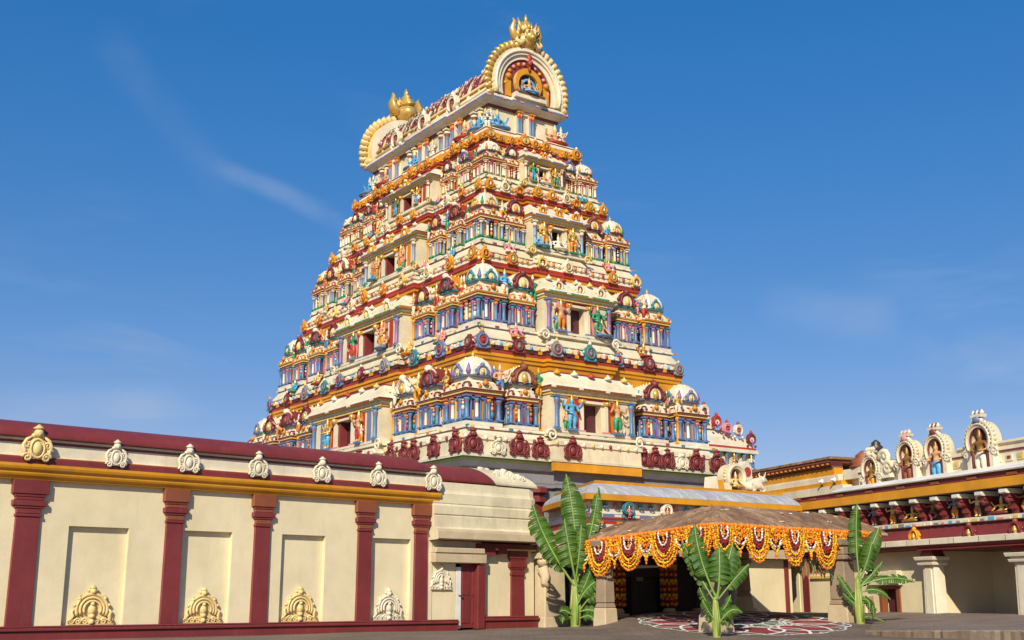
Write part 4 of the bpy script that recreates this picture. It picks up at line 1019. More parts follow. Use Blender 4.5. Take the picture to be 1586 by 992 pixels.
# pier with its bracket
px, py = -21.01+.749*31.0, 50.07+.663*31.0
PR = empty('stone_pier', (px, py, G0), AZW); tag(PR, 'weathered cream stone pier standing between the lodge and the marigold pavilion', 'pier')
mb = MB(); mb.box(-.85, .85, -.5, .9, -.1, 4.2, 'pier_stone', .06, .05); mb.box(-1.02, .98, -.65, 1, -.1, .55, 'pier_stone', .08, .08); bevel(mb.build('shaft', PR), .05)
mb = MB(); mb.box(-1.1, 1.0, -.7, 1, 4.2, 4.7, 'pier_stone'); mb.ball((-.85, -.35, 3.7), .36, 'pier_stone', 10, 6, .8); mb.box(-1.25, .2, -.6, .4, 3.85, 4.2, 'pier_stone'); mb.tube([(-.9, -.3, 3.4), (-.75, -.42, 2.9), (-.8, -.45, 2.5), (-.55, -.5, 2.2)], [.35, .30, .28, .08], 'pier_stone', 8); bevel(mb.build('bracket_capital', PR), .05)

# ------------------------------------------------------------------ entrance hall with the grey roof
HX, HY = 4.1, 66.0; ZE = 5.32-G0
Hl = empty('entrance_hall', (HX, HY, G0), R(90-55.7)); tag(Hl, 'long low hall with sloping grey roof edged in yellow, at the tower foot', 'hall')
LH = 17.4; DH = 9.6; z = ZE; SHX = Matrix(((1, .41, 0, 0), (0, 1, 0, 0), (0, 0, 1, 0), (0, 0, 0, 1)))
def hp(o, zz): return [(-o, -o, zz), (LH+o, -o, zz), (LH+o, 3.6+o*.4, zz), (11.4+o*.3, 3.6+o*.4, zz), (11.4+o*.3, DH, zz), (-o, DH, zz)]
mb = MB(); mb.T = SHX; mb.rings([hp(-.55, z-.05), hp(-.05, z-.04), hp(0, z), hp(0, z+.33), hp(-.1, z+.34)], ['yellow']*4, cap=False)
mb.build('eave_board', Hl)
mb = MB(); mb.T = SHX; prf = [(-.06, .345), (-.20, .56), (-.50, .80), (-.85, .98), (-1.2, 1.06)]
mb.rings([hp(o, z+q) for o, q in prf], ['lead_roof']*4); mb.build('roof', Hl)
mb = MB(); mb.T = SHX; mb.rings([hp(-1.02, z+.98), hp(-.98, z+1.16), hp(-1.12, z+1.20), hp(-1.2, z+1.20)], ['yellow']*3); mb.build('ridge_trim', Hl)
mb = MB(); mb.T = SHX
def hband(o, za, zb, m, y1=1.6):
    mb.box(o, LH-o, o, y1, za, zb, m); mb.box(o, 1.6, y1+.001, DH, za, zb, m)
for o, za, zb, m in ((.50, z-.74, z-.05, 'ivory'), (.44, z-.40, z-.35, 'cream'), (.30, z-.95, z-.74, 'slate_blue'), (.24, z-1.01, z-.95, 'red'), (.38, z-1.14, z-1.01, 'ivory'), (.32, z-1.33, z-1.14, 'red'), (.28, z-1.55, z-1.33, 'ivory'), (.34, z-1.68, z-1.55, 'yellow'), (.40, z-2.0, z-1.68, 'ivory'), (.42, z-3.0, z-2.0, 'old_stone')): hband(o, za, zb, m)
for k in range(12):
    mb.box(.8+k*1.35, 1.3+k*1.35, .26, .30, z-.92, z-.78, 'ivory')
    mb.box(.95+k*1.35, 1.35+k*1.35, .28, .32, z-1.31, z-1.16, ('orange', 'yellow', 'ivory')[k % 3])
mb.build('painted_frieze', Hl)
mb = MB(); mb.T = SHX; mb.box(.9, 2.75, 1.0, 1.6, 0, z-3.0, 'sooty_shade_stone'); mb.box(6.1, 11.2, 1.0, 1.6, 0, z-3.0, 'sooty_shade_stone'); mb.box(2.75, 6.1, 1.0, 1.6, z-4.2, z-3.0, 'sooty_shade_stone'); mb.box(.9, 1.6, 1.6, DH, 0, z-3.0, 'sooty_shade_stone'); mb.box(1.6, 11.2, 5.5, 6, 0, z-3.0, 'void'); mb.box(10.6, 11.2, 1.6, DH, 0, z-.1, 'sooty_shade_stone')
mb.box(.9, 11.2, 1.6, DH, z-3.02, z-2.98, 'sooty_shade_stone'); mb.box(11.2, LH-.5, .5, 1.6, z-3.02, z-2.98, 'sooty_shade_stone'); mb.box(11.2, LH-.6, 1.05, 1.5, 0, z-2.99, 'cream_wall')  # cream screen wall added to catch the sun in place of the gallery wall
wl = mb.build('inner_wall', Hl)
for x in (13.1, 16.75): mb = MB(); mb.box(x-.17, x+.17, .97, 1.05, .5, z-3.0, 'maroon'); mb.build('wall_pilaster', Hl)  # pilasters on the added screen wall
mb = MB(); mb.box(2.76, 4.15, 1.25, 1.32, 0, z-4.22, 'void'); mb.box(4.15, 6.08, 1.2, 1.3, 0, z-4.22, 'sooty_shade_stone'); mb.box(4.5, 5.0, 1.15, 1.2, 2.6, 3.5, 'post_stone'); mb.build('doorway', Hl)
mb = MB(); column(mb, z-3.0, .32, 'sooty_shade_stone', 'sooty_shade_stone', 'sooty_shade_stone', 'old_stone', 8); hc = mb.mesh('hall_column')
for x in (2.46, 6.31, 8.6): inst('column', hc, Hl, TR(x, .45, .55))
mb = MB(); column(mb, z-3.0, .40, 'old_stone', 'cream', 'cream', 'old_stone', 8); hc2 = mb.mesh('hall_column')
for x in (12.0, 12.6): inst('column', hc2, Hl, TR(x, .85, .8))
# painted niches and figures under the eave
for k, x in enumerate((3.2, 6.1, 8.9, 11.9, 14.8)):
    b = MB(); kudu(b, .80, 1.25, .22, 'teal' if k % 2 == 0 else 'ivory', 'maroon', 'pink', 'teal', 12); o = b.build('painted_niche', Hl, TR(x, .29, z-1.0))
    figure('stucco_figure', 'stand', o, TR(0, -.20, .05), .72, ('pink', 'skin_paint')[k % 2], 'red', 'gold')
for k, x in enumerate((1.1, 1.7, 2.5, 4.3, 5.1, 7.0, 7.9, 9.8, 10.6, 12.9, 13.7)):
    figure('stucco_figure', 'sit', Hl, TR(x, .42, z-.38), .40, ('sky_blue', 'teal', 'pink')[k % 3], ('teal', 'blue', 'maroon')[k % 3], 'sky_blue')
for k in range(9):
    figure('stucco_figure', ('stand', 'sit', 'dance', 'raise')[k % 4], Hl, TR(.36+.41*(.7+.55*k), .7+.55*k, z-.95, -math.pi/2-.39), .72 if k % 4 != 1 else .55, ('sky_blue', 'orange', 'purple', 'skin_paint')[k % 4], ('red', 'blue', 'green')[k % 3], 'slate_blue')

# ------------------------------------------------------------------ pavilion
PV_ = empty('pavilion', (11.5, 61.5, -1.45)); tag(PV_, 'open stone pavilion with a low brown slab roof hung with marigold swags', 'pavilion')
OFF = Vector((11.5, 61.5, -1.45)); lo = lambda p: tuple(Vector(p)-OFF)
NE, RE, B1, B2, LE = Vector((9.2, 54.6, 3.28)), Vector((20.3, 64.7, 3.32)), Vector((17.3, 67.4, 3.3)), Vector((12.2, 71.0, 3.2)), Vector((3.45, 64.8, 2.86))
quad = [NE, RE, B1, B2, LE]
def inset(d, dz):
    out = []
    for i in range(5):
        p, a, b = quad[i], quad[i-1], quad[(i+1) % 5]
        e1, e2 = (p-a).normalized(), (b-p).normalized(); n1, n2 = Vector((-e1.y, e1.x, 0)).normalized(), Vector((-e2.y, e2.x, 0)).normalized()
        m = (n1+n2); q = p+m*(d/(1+n1.dot(n2))); q = Vector((q.x, q.y, p.z+dz)); out.append(q)
    return out
def subdiv(r, n=8):
    out = []
    for i in range(5):
        for k in range(n): out.append(r[i].lerp(r[(i+1) % 5], k/n))
    return out
random.seed(5)
rr = []
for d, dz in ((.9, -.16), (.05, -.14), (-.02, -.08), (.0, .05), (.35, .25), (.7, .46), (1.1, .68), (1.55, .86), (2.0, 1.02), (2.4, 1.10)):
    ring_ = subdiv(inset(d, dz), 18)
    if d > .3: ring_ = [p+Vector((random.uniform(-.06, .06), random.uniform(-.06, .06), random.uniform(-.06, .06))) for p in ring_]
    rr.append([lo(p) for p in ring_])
mb = MB(); mb.rings(rr, ['sooty_shade_stone', 'old_stone', 'old_stone', 'slab_roof', 'slab_roof', 'slab_roof', 'slab_roof', 'slab_roof', 'slab_roof'])
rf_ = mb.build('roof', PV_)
mb = MB()
hip = [[lo(inset(d, dz+.01)[k]) for d, dz in ((.05, .07), (.7, .47), (1.55, .87), (2.3, 1.09))] for k in (0, 1, 4)]
for p in hip: mb.tube([tuple(c+random.uniform(-.02, .02) for c in q) for q in p], [.05, .04, .05, .03], 'slab_roof', 6)
mb.build('hip_ridge', rf_)
mb = MB(); rnd = random.Random(8)
for k in range(34):      # lichen flakes and chips of mortar lying on the slabs
    u = rnd.random(); d = rnd.uniform(.2, 2.2); i_ = inset(d, 0); dz = .05+.55*d*(1-.085*d*d/1.6) if d < 1.2 else .72+.35*(d-1.2)
    a_, b_ = ((i_[0], i_[1]), (i_[4], i_[0]))[k % 2]; p = Vector(lo(a_.lerp(b_, u)+Vector((0, 0, dz)))); r = rnd.uniform(.05, .14)
    mb.ball(tuple(p), r, 'chalk' if k % 5 == 0 else 'old_stone', 6, 4, .35, rnd.uniform(.8, 1.8), 1)
mb.build('mortar_flakes', rf_)['kind'] = 'stuff'
posts = {'near': (Vector((9.45, 56.3, 0)), .95), 'left': (Vector((4.85, 63.0, 0)), .74), 'right': (Vector((16.95, 61.9, 0)), .98)}
def post(p, w, rz):
    b = MB(); zb = gz(p.x, p.y)-.15; H = 3.15-zb; h = w/2
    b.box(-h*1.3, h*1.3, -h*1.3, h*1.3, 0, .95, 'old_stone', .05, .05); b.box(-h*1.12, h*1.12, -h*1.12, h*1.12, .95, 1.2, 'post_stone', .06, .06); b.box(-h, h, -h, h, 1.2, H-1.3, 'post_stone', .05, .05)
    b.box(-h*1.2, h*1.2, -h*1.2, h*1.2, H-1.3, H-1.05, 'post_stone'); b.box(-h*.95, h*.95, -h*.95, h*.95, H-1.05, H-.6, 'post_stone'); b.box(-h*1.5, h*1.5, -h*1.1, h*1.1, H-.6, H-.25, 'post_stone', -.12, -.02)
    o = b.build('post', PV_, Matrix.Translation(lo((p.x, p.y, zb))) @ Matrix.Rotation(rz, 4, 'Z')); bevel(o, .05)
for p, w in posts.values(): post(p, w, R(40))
for p, w in ((Vector((13.2, 68.8, 0)), .6),): post(p, w, R(40))
mb = MB()
def beam(a, b, w, z0_, z1_, m):
    a, b = Vector(lo(a)), Vector(lo(b)); d = (b-a); L = d.length; T0 = mb.T
    mb.T = Matrix.Translation(a) @ Matrix.Rotation(math.atan2(d.y, d.x), 4, 'Z'); mb.box(-.3, L+.2, -w, w, z0_, z1_, m); mb.T = T0
zz = 3.0+1.45-3.0
for a, b in (('near', 'right'), ('near', 'left')):
    pa, pb = posts[a][0], posts[b][0]; beam((pa.x, pa.y, 0), (pb.x, pb.y, 0), .35, 2.52, 3.02, 'sooty_shade_stone')
beam((4.85, 63.0, 0), (13.2, 68.8, 0), .35, 2.53, 3.03, 'sooty_shade_stone'); beam((16.95, 61.9, 0), (13.2, 68.8, 0), .35, 2.54, 3.04, 'sooty_shade_stone')
mb.build('beam', PV_)

# ------------------------------------------------------------------ marigold garlands
def beads(mb, pts, r, mat, step=1.5, jit=.25):
    P = [Vector(p) for p in pts]; acc = 0; nxt = 0
    for a, b in zip(P, P[1:]):
        L = (b-a).length
        while nxt <= acc+L:
            q = a.lerp(b, (nxt-acc)/L if L else 0); k = r*random.uniform(1-jit, 1+jit)
            mb.ball((q.x+random.uniform(-.02, .02), q.y+random.uniform(-.03, .03), q.z+random.uniform(-.02, .02)), k, mat, 6, 4, .9); nxt += r*step
        acc += L
def U(w, d, y, n=18, z0_=0): return [(-w/2*math.cos(math.pi*k/n), y, z0_-d*math.sin(math.pi*k/n)**.75) for k in range(n+1)]
random.seed(21)
EDGE = {'left': (NE, LE), 'right': (NE, RE)}
def edge_M(side, s):
    a, b = EDGE[side]; d = (b-a); L = d.length; p = a.lerp(b, s/L); n = Vector((d.y, -d.x, 0)).normalized()
    if n.dot(Vector((11.5, 61.5, 0))-Vector((a.x, a.y, 0))) > 0: n = -n
    ang = math.atan2(n.y, n.x)+math.pi/2
    p = p+n*.10; return Matrix.Translation((p.x, p.y, p.z-.10)) @ Matrix.Rotation(ang, 4, 'Z')
def edge_s(side, x):          # distance along the eave for a column of the photograph
    a, b = EDGE[side]; t = (x-793)/1825.1*.9735
    d = b-a; q = (t*a.y-a.x)/(d.x-t*d.y); return q*d.length
def swag(side, x, w, d, label):
    w *= random.uniform(.94, 1.05); d *= random.uniform(.94, 1.06)
    r = .060; M = edge_M(side, edge_s(side, x))
    e = bpy.data.objects.new('marigold_swag', None); C.objects.link(e); e.matrix_world = M
    tag(e, label, 'garland', 'big marigold swags along the pavilion eave')
    o, y, wh, rs = MB(), MB(), MB(), MB()
    beads(o, U(w, d, 0), r*1.15, 'marigold'); beads(o, U(w*.75, d*.80, -.04), r*.8, 'marigold'); beads(o, [(0, -.05, -.05), (0, -.05, -d*.30)], r*1.2, 'marigold')
    pass
    beads(y, U(w*.87, d*.89, -.03), r, 'marigold_yellow'); beads(y, U(w*.62, d*.70, -.05), r, 'marigold_yellow'); beads(rs, U(w*.68, d*.745, -.01), r*.9, 'rose'); beads(y, [(0, -.06, -d*.66), (0, -.06, -d*.98)], r*.6, 'marigold_yellow')
    for sx in (-1, 1): beads(y, [(sx*w*.52, -.02, 0), (sx*w*.40, -.06, -d*.45)], r*.8, 'marigold_yellow')
    beads(wh, U(w*.32, d*.38, -.09), r*.85, 'jasmine', 1.4)
    for q in range(40):
        u = random.uniform(-.24, .24); v = random.uniform(.28, .60)*(1-1.6*abs(u))
        rs.ball((u*w, -.03, -d*v), r*1.1, 'rose', 6, 4)
    beads(rs, U(w*.44, d*.50, -.05), r*1.1, 'rose'); beads(rs, U(w*.50, d*.57, -.03), r, 'rose')
    o.build('orange_flower_chain', e); y.build('yellow_flower_chain', e); wh.build('white_flower_chain', e); rs.build('red_petals', e)
def pendant(side, x, w, d, label):
    r = .058; M = edge_M(side, edge_s(side, x))
    e = bpy.data.objects.new('marigold_pendant', None); C.objects.link(e); e.matrix_world = M
    tag(e, label, 'garland', 'small marigold pendants between the swags')
    o, y, wh = MB(), MB(), MB()
    for k in (-2, -1, 0, 1, 2): beads(o, [(k*w*.17, 0, 0), (k*w*.11, -.03, -d*(.52-.07*abs(k)))], r*1.1, 'marigold')
    for sx in (-1, 1): beads(y, [(sx*w*.5, 0, -.02), (sx*w*.42, -.02, -d*.45), (0, -.04, -d*.82)], r, 'marigold_yellow')
    beads(y, U(w*.5, d*.22, -.05, 8, -d*.02), r*.9, 'marigold_yellow')
    beads(wh, U(w*.62, d*.24, -.06, 10, -d*.38), r*.85, 'jasmine', 1.3)
    o.ball((0, -.04, -d*.60), r*1.6, 'rose', 7, 5); o.ball((0, -.04, -d*.90), r*1.5, 'marigold', 7, 5, 1.3); o.ball((0, -.04, -d*1.02), r*.8, 'marigold', 6, 4, 1.6)
    o.build('orange_flower_chain', e); y.build('yellow_flower_chain', e); wh.build('white_flower_chain', e)
sl = ['big marigold swag at the roof corner, right beside the top of the middle banana plant', 'big marigold swag at the outer left end of the pavilion eave', 'big marigold swag above the dark doorway, between two pendants', 'big marigold swag on the left eave just left of the middle banana plant', 'big marigold swag at the near corner, partly behind the middle banana plant',
      'big marigold swag on the front eave just right of the middle banana plant', 'middle of the three big marigold swags on the front eave', 'big marigold swag on the front eave nearest the right stone post']
for (sd, x, w, d), l in zip((('right', 1121, 1.6, 1.5), ('left', 932.5, 2.25, 1.72), ('left', 979, 2.2, 1.66), ('left', 1034, 2.15, 1.62), ('left', 1088, 1.9, 1.5), ('right', 1174.7, 1.75, 1.68), ('right', 1231.5, 1.85, 1.72), ('right', 1281.5, 1.85, 1.72)), sl): swag(sd, x, w, d, l)
pl = ['small marigold pendant hanging beside the left banana plant', 'small marigold pendant between the two leftmost swags', 'small marigold pendant right of the swag above the doorway', 'small marigold pendant left of the corner swag', 'small marigold pendant right of the middle banana plant at the roof corner',
      'small marigold pendant between the first and second swags of the front eave', 'small marigold pendant between the second and third swags of the front eave', 'small marigold pendant in front of the right stone post']
for (sd, x, w, d), l in zip((('left', 909, 1.6, 1.45), ('left', 956.5, 1.5, 1.4), ('left', 1006, 1.4, 1.35), ('left', 1063, 1.35, 1.2), ('right', 1146, 1.3, 1.3), ('right', 1202, 1.3, 1.35), ('right', 1256.5, 1.3, 1.35), ('right', 1307, 1.2, 1.3)), pl): pendant(sd, x, w, d, l)
for sd, x1, l in (('left', 897, 'orange marigold rope along the left eave of the pavilion'), ('right', 1366, 'orange marigold rope along the front eave of the pavilion')):
    mb = MB(); L = edge_s(sd, x1); M0, M1 = edge_M(sd, .1), edge_M(sd, L); a, b = M0.translation, M1.translation
    for dz, r, m in ((.05, .12, 'marigold'), (-.09, .10, 'marigold'), (-.02, .07, 'marigold_yellow')): beads(mb, [a+Vector((0, 0, dz)), b+Vector((0, 0, dz))], r, m, 1.3)
    tag(mb.build('marigold_rope'), l, 'garland')
# straw tassels and mango leaves drying under the front eave
for x, l in ((1262, 'bunch of drying mango leaves under the front eave, left of the two'), (1288, 'bunch of drying mango leaves under the front eave beside the stone post')):
    mb = MB(); M = edge_M('right', edge_s('right', x)); rnd = random.Random(x)
    for k in range(16):
        xx = rnd.uniform(-.6, .6); z0_ = -1.35+rnd.uniform(-.15, .15); z1_ = z0_-rnd.uniform(.5, 1.0); w = rnd.uniform(.05, .10); dx = rnd.uniform(-.15, .15); y0 = .5+rnd.uniform(-.15, .15)
        mb.add([(xx, y0, z0_), (xx+dx*.5+w, y0-.06, (z0_+z1_)/2), (xx+dx, y0, z1_), (xx+dx*.5-w, y0+.06, (z0_+z1_)/2)], [(0, 1, 2), (0, 2, 3)], rnd.choice(('dry_leaf', 'olive', 'brown_red')))
    mb.tube([(-.7, .5, -1.3), (0, .5, -1.4), (.7, .5, -1.3)], .03, 'dry_leaf', 5); mb.tube([(-.7, .5, -1.3), (-.7, .4, .1)], .015, 'dry_leaf', 4); mb.tube([(.7, .5, -1.3), (.7, .4, .1)], .015, 'dry_leaf', 4)
    o = mb.build('leaf_bunch'); o.matrix_world = M; tag(o, l, 'leaf bunch')
# flower strings wound round two hall columns
HM = Hl.matrix_basis if False else (Matrix.Translation((HX, HY, G0)) @ Matrix.Rotation(R(90-55.7), 4, 'Z'))
for x, l in ((2.46, 'marigold strings wound round the stone column left of the dark doorway'), (6.31, 'marigold strings wound round the stone column right of the dark doorway')):
    mb = MB()
    for k in range(22):
        zc = 1.3+k*.165; m = ('marigold', 'rose', 'marigold', 'marigold_yellow', 'rose')[k % 5]
        for q in range(10):
            t = 2*math.pi*(q+.5*(k % 2))/10; mb.ball((.42*math.cos(t), .42*math.sin(t), zc+random.uniform(-.03, .03)), .115, m, 6, 4)
    o = mb.build('column_garland'); o.matrix_world = HM @ Matrix.Translation((x, .45, 0)); tag(o, l, 'garland')
# ------------------------------------------------------------------ banana plants
def bez(a, c, b, n): return [a.lerp(c, k/n).lerp(c.lerp(b, k/n), k/n) for k in range(n+1)]
def leaf(parent, S, Tp, bow, width, nrm, petiole=.16, seed=0, fold=.22, tears=.25, n=30):
    rnd = random.Random(seed); S, Tp, bow, nrm = Vector(S), Vector(Tp), Vector(bow), Vector(nrm).normalized()
    c = (S+Tp)/2+bow; P = bez(S, c, Tp, n)
    mb = MB(); mb.uv = []
    def tan(i): return (P[min(n, i+1)]-P[max(0, i-1)]).normalized()
    def wd(u):
        u = (u-petiole)/(1-petiole)
        return 0 if u <= 0 else width/2*min(1, (u/.16)**.6 if u < .16 else 1)*(1 if u < .55 else max(.02, 1-((u-.55)/.45)**2.2))
    k0 = int(petiole*n)
    for sd in (-1, 1):
        sag = 0
        for i in range(k0, n):
            if rnd.random() < tears: sag = rnd.uniform(-.14, .34)*width; gap = rnd.uniform(.15, .75)
            else: gap = 0
            row = []
            for j, ii in ((0, i+0), (1, i+1)):
                u = ii/n; t = tan(ii); s = t.cross(nrm).normalized(); nn = s.cross(t).normalized(); w = wd(u); pts = []
                rip = .05*width*math.sin(ii*2.1+sd)
                for q in range(5):
                    v = q/4
                    pts.append(P[ii]+s*(sd*w*v*(1-.10*v))+nn*(fold*w*v-.42*w*v*v*(1)-sag*v*v*.6+rip*v)-t*(w*.18*v*v)+(t*(gap*v*(P[1]-P[0]).length*.9) if j == 0 else Vector()))
                row.append(pts)
            o = len(mb.v)
            mb.add([tuple(p) for p in row[0]+row[1]], [(q, q+1, 5+q+1, 5+q) if sd < 0 else (5+q, 5+q+1, q+1, q) for q in range(4)], 'leaf_blade', True)
            mb.uv += [(i/n, q/4) for q in range(5)]+[((i+1)/n, q/4) for q in range(5)]
    L = mb.build('leaf', parent)
    r = MB(); r.tube([tuple(p) for p in P], [.035*width*1.3*(1-.85*k/n)+.012 for k in range(n+1)], 'leaf_rib', 6); r.build('midrib', L)
    return L
def banana(px, Y, zb, label, H, leaves, r0, lean=0.0, small=()):
    H *= .74; r0 *= .74; kk = .93 if Y < 55 else 1.0; leaves = [((l[0]*.74, l[1]*kk, l[2]*kk)+l[3:5]+(l[5]*kk, l[6])) for l in leaves]
    """leaves: (start height, tip dx, tip dz, tip dy, bow(x,y,z), width, normal)"""
    x = px
    e = empty('banana_plant', (x, Y, zb)); tag(e, label, 'banana plant', 'banana plants tied up at the pavilion')
    b = MB(); n = 9; prof = []
    path = [(lean*H*(k/n)**1.5, 0, H*k/n) for k in range(n+1)]
    b.tube([(0, 0, -.3)]+path, [r0*1.15]+[r0*(1.12-.55*k/n)*(1+.06*(k % 2)) for k in range(n+1)], 'stem_green', 12)
    for k in range(4):     # peeling sheaths
        t = k*1.7; b.tube([(r0*.8*math.cos(t), r0*.8*math.sin(t), .1), (r0*.95*math.cos(t)+lean*H*.3, r0*.95*math.sin(t), H*.4), (lean*H+r0*.5*math.cos(t), r0*.5*math.sin(t), H*.98)], [r0*.42, r0*.34, r0*.15], ('stem_green', 'leaf_rib')[k % 2], 7)
    b.build('pseudostem', e)
    for k, (z0_, dx, dz, dy, bow, w, nr) in enumerate(leaves):
        t_ = k*2.4; leaf(e, (r0*.55*math.cos(t_), r0*.4*math.sin(t_), z0_), (dx, dy, dz), bow, w*(.94 if k % 3 else .82), nr, .27 if w > .7 else .16, seed=int(Y*10)+k*7, tears=.34)
    return e
# left plant (64 m out, 1 px of the photograph is about .0345 m)
q = .0345
banana(3.35, 64.2, gz(3.35, 64.2), 'tall banana plant with broad upright leaves beside the cream pier, leftmost of the three', 3.3, [
    (3.0, -.42, 8.05, .1, (.30, -.3, .2), 1.75, (-.15, -1, .15)), (2.9, 1.35, 7.35, .3, (.25, -.2, -.6), .95, (-.6, -1, .1)), (2.8, -2.20, 6.35, -.3, (-.65, -.2, .2), 1.35, (.35, -1, .35)), (2.6, -1.9, 4.25, .0, (-.3, -.2, .75), 1.15, (.1, -.8, .9)),
    (2.9, 1.45, 5.45, .6, (.4, .2, -.1), .95, (-.5, -.8, .1)), (2.7, -.55, 5.6, -.5, (-.15, -.6, .2), 1.5, (.1, -1, .3)), (2.6, .35, 5.3, -.5, (.1, -.5, .2), 1.3, (-.1, -1, .3)),
    (1.0, 1.55, 2.5, -.4, (-.2, -.3, .7), 1.0, (.1, -.9, .8)), (.9, 1.65, 1.9, -.6, (.1, -.2, .75), .9, (.1, -.9, .7)), (.8, 1.15, .55, -.3, (.4, -.2, .6), .8, (.3, -1, .2)), (.5, -.85, .75, -.3, (-.2, -.2, .5), .8, (-.2, -1, .4)), (.4, -.70, .15, -.3, (-.4, -.2, .6), .7, (-.2, -1, .2)),
    (1.2, .9, 3.15, -.2, (.2, -.3, .2), .8, (0, -1, .4)), (.5, .95, .25, -.5, (.3, -.2, .5), .6, (0, -1, .4))], .33, .0)
# middle plant
banana(9.05, 53.9, gz(9.05, 53.9)-.02, 'banana plant on the rangoli edge at the near corner of the pavilion', 2.35, [
    (2.2, -.85, 5.35, .1, (-.45, -.4, .1), 1.30, (.15, -1, .2)), (2.2, -1.45, 4.60, .5, (-.15, .1, .15), .75, (.3, -1, .1)), (2.2, 1.0, 4.45, .2, (.05, -.3, .1), 1.20, (-.25, -1, .2)), (2.1, 1.65, 3.45, -.2, (.10, -.2, .25), .85, (-.35, -1, .5)), (2.2, 1.35, 4.1, .7, (.2, .2, .1), 1.0, (-.2, -1, .1)), (2.2, .25, 4.3, -.1, (.05, -.5, .0), 1.25, (-.05, -1, .2)),
    (1.2, -.75, 2.35, -.1, (-.3, -.2, .35), .55, (0, -1, .5)), (.9, -.65, 1.75, -.2, (-.25, -.2, .3), .5, (0, -1, .5)), (.7, 1.25, 1.15, -.2, (.0, -.3, .75), .75, (.1, -.9, .6)), (.8, -.35, .75, -.2, (-.3, -.2, .3), .4, (0, -1, .3)), (.9, .50, .45, .0, (.35, .1, .3), .5, (0, -1, .3)), (1.0, .75, 2.0, 0, (.2, -.1, .2), .4, (0, -1, .3))], .22, .0)
# right plant
banana(17.35, 60.6, gz(17.35, 60.6), 'slim banana plant with one leaf reaching right, beside the right stone post', 3.0, [
    (2.9, .28, 5.95, .1, (-.30, -.3, .1), 1.0, (.1, -1, .1)), (2.8, 1.25, 4.75, -.1, (.05, -.3, .1), 1.0, (-.3, -1, .1)), (2.4, 2.75, 2.02, -.4, (.0, -.2, .62), .72, (.05, -.8, .8)), (2.0, 1.50, 1.15, -.3, (.15, -.2, .65), .62, (.1, -.9, .6)), (2.2, 1.35, 3.05, .1, (.1, -.1, .0), .5, (-.2, -1, .4)),
    (1.4, .62, .35, -.2, (.35, -.2, .5), .55, (.3, -1, .1)), (1.5, .35, .65, -.5, (.35, -.3, .5), .6, (.3, -1, .1)), (1.2, -.95, 2.45, .2, (-.2, -.1, .2), .45, (0, -1, .3)), (.9, -.75, 1.5, .1, (-.25, -.1, .2), .4, (0, -1, .3)), (.4, 1.2, .08, -.1, (.1, 0, .25), .3, (0, -.6, 1)), (2.8, .75, 4.0, -.3, (.1, -.3, 0), .8, (-.2, -1, .2))], .27, .0)

# ------------------------------------------------------------------ gallery building on the right
GB = empty('gallery_building', (21.602, 71.631, -.85), R(-70)); tag(GB, 'cream and maroon gallery building with yellow cornice, carved brackets and arched parapet niches', 'building')
XL, XR = -17.0, 20.0
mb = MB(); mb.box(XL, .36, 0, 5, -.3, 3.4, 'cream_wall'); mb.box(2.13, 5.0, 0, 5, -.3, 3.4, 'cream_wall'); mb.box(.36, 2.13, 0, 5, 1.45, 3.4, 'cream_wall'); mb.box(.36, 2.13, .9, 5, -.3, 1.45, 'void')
mb.box(5.0, XR, 4.2, 5, -.3, 3.4, 'cream_wall'); mb.box(5.0, XR, -.9, 5, 3.36, 3.42, 'maroon'); mb.box(XR, XR+.4, 0, 5, -.3, 3.4, 'cream_wall')
mb.box(9.2, 9.7, 3.9, 4.2, -.3, 3.4, 'cream_wall'); mb.box(13.8, 14.3, 3.9, 4.2, -.3, 3.4, 'cream_wall')
mb.build('wall_body', GB)
mb = MB(); mb.box(.30, .62, -.08, .3, -.3, 1.45, 'brown_red'); mb.box(1.86, 2.20, -.08, .3, -.3, 1.45, 'brown_red'); mb.box(.62, 1.86, -.07, .3, 1.30, 1.50, 'brown_red'); fr_ = bevel(mb.build('door_frame', GB), .02)
mb = MB(); mb.box(.65, 1.83, .35, .42, -.2, 1.3, 'dark_maroon'); mb.build('door', fr_)
mb = MB(); mb.box(-.5, 2.5, -.30, 0, 1.52, 1.78, 'cream'); mb.box(-.2, 2.35, -.24, 0, 1.78, 2.05, 'old_stone'); mb.box(-.05, 2.2, -.32, 0, 2.05, 2.28, 'cream'); mb.box(1.55, 2.5, -.38, 0, 1.60, 2.35, 'cream', .05); b_ = bevel(mb.build('door_hood', GB), .03)
mb = MB(); mb.tube([(-.2+.28*math.cos(t), -.36, 2.45+.28*math.sin(t)) for t in [2*math.pi*k/14 for k in range(14)]], .07, 'ivory', 6, True); mb.ball((-.2, -.36, 2.45), .13, 'dark_grey', 8, 5); mb.build('round_boss', b_)
mb = MB(); mb.box(-.55, .1, -.35, 0, -.3, .9, 'old_stone', .1, .1); mb.ball((-.9, -.3, .75), .35, 'old_stone', 8, 5, .6); mb.box(-1.3, -.75, -.3, 0, -.3, .45, 'cream_wall'); mb.build('side_pedestal', GB)
def gcol(x):
    b = MB(); w = .50
    b.box(-w, w, -.42, .35, -.3, 2.55, 'ivory', .05, .03); b.box(-w*.62, w*.62, -.47, .3, -.3, 2.5, 'ivory', .04, .03)
    b.box(-w*1.25, w*1.25, -.58, .4, 2.55, 2.70, 'ivory', -.05, -.04); b.box(-w*1.15, w*1.15, -.52, .4, 2.70, 2.82, 'ivory'); b.box(-w*1.5, w*1.5, -.68, .45, 2.82, 3.02, 'ivory', -.06, -.04); b.box(-w*1.1, w*1.1, -.5, .4, 3.02, 3.38, 'maroon', .12, .08)
    bevel(b.build('column', GB, TR(x, -.1, 0)), .025)
for x in (5.35, 12.3, 18.8): gcol(x)
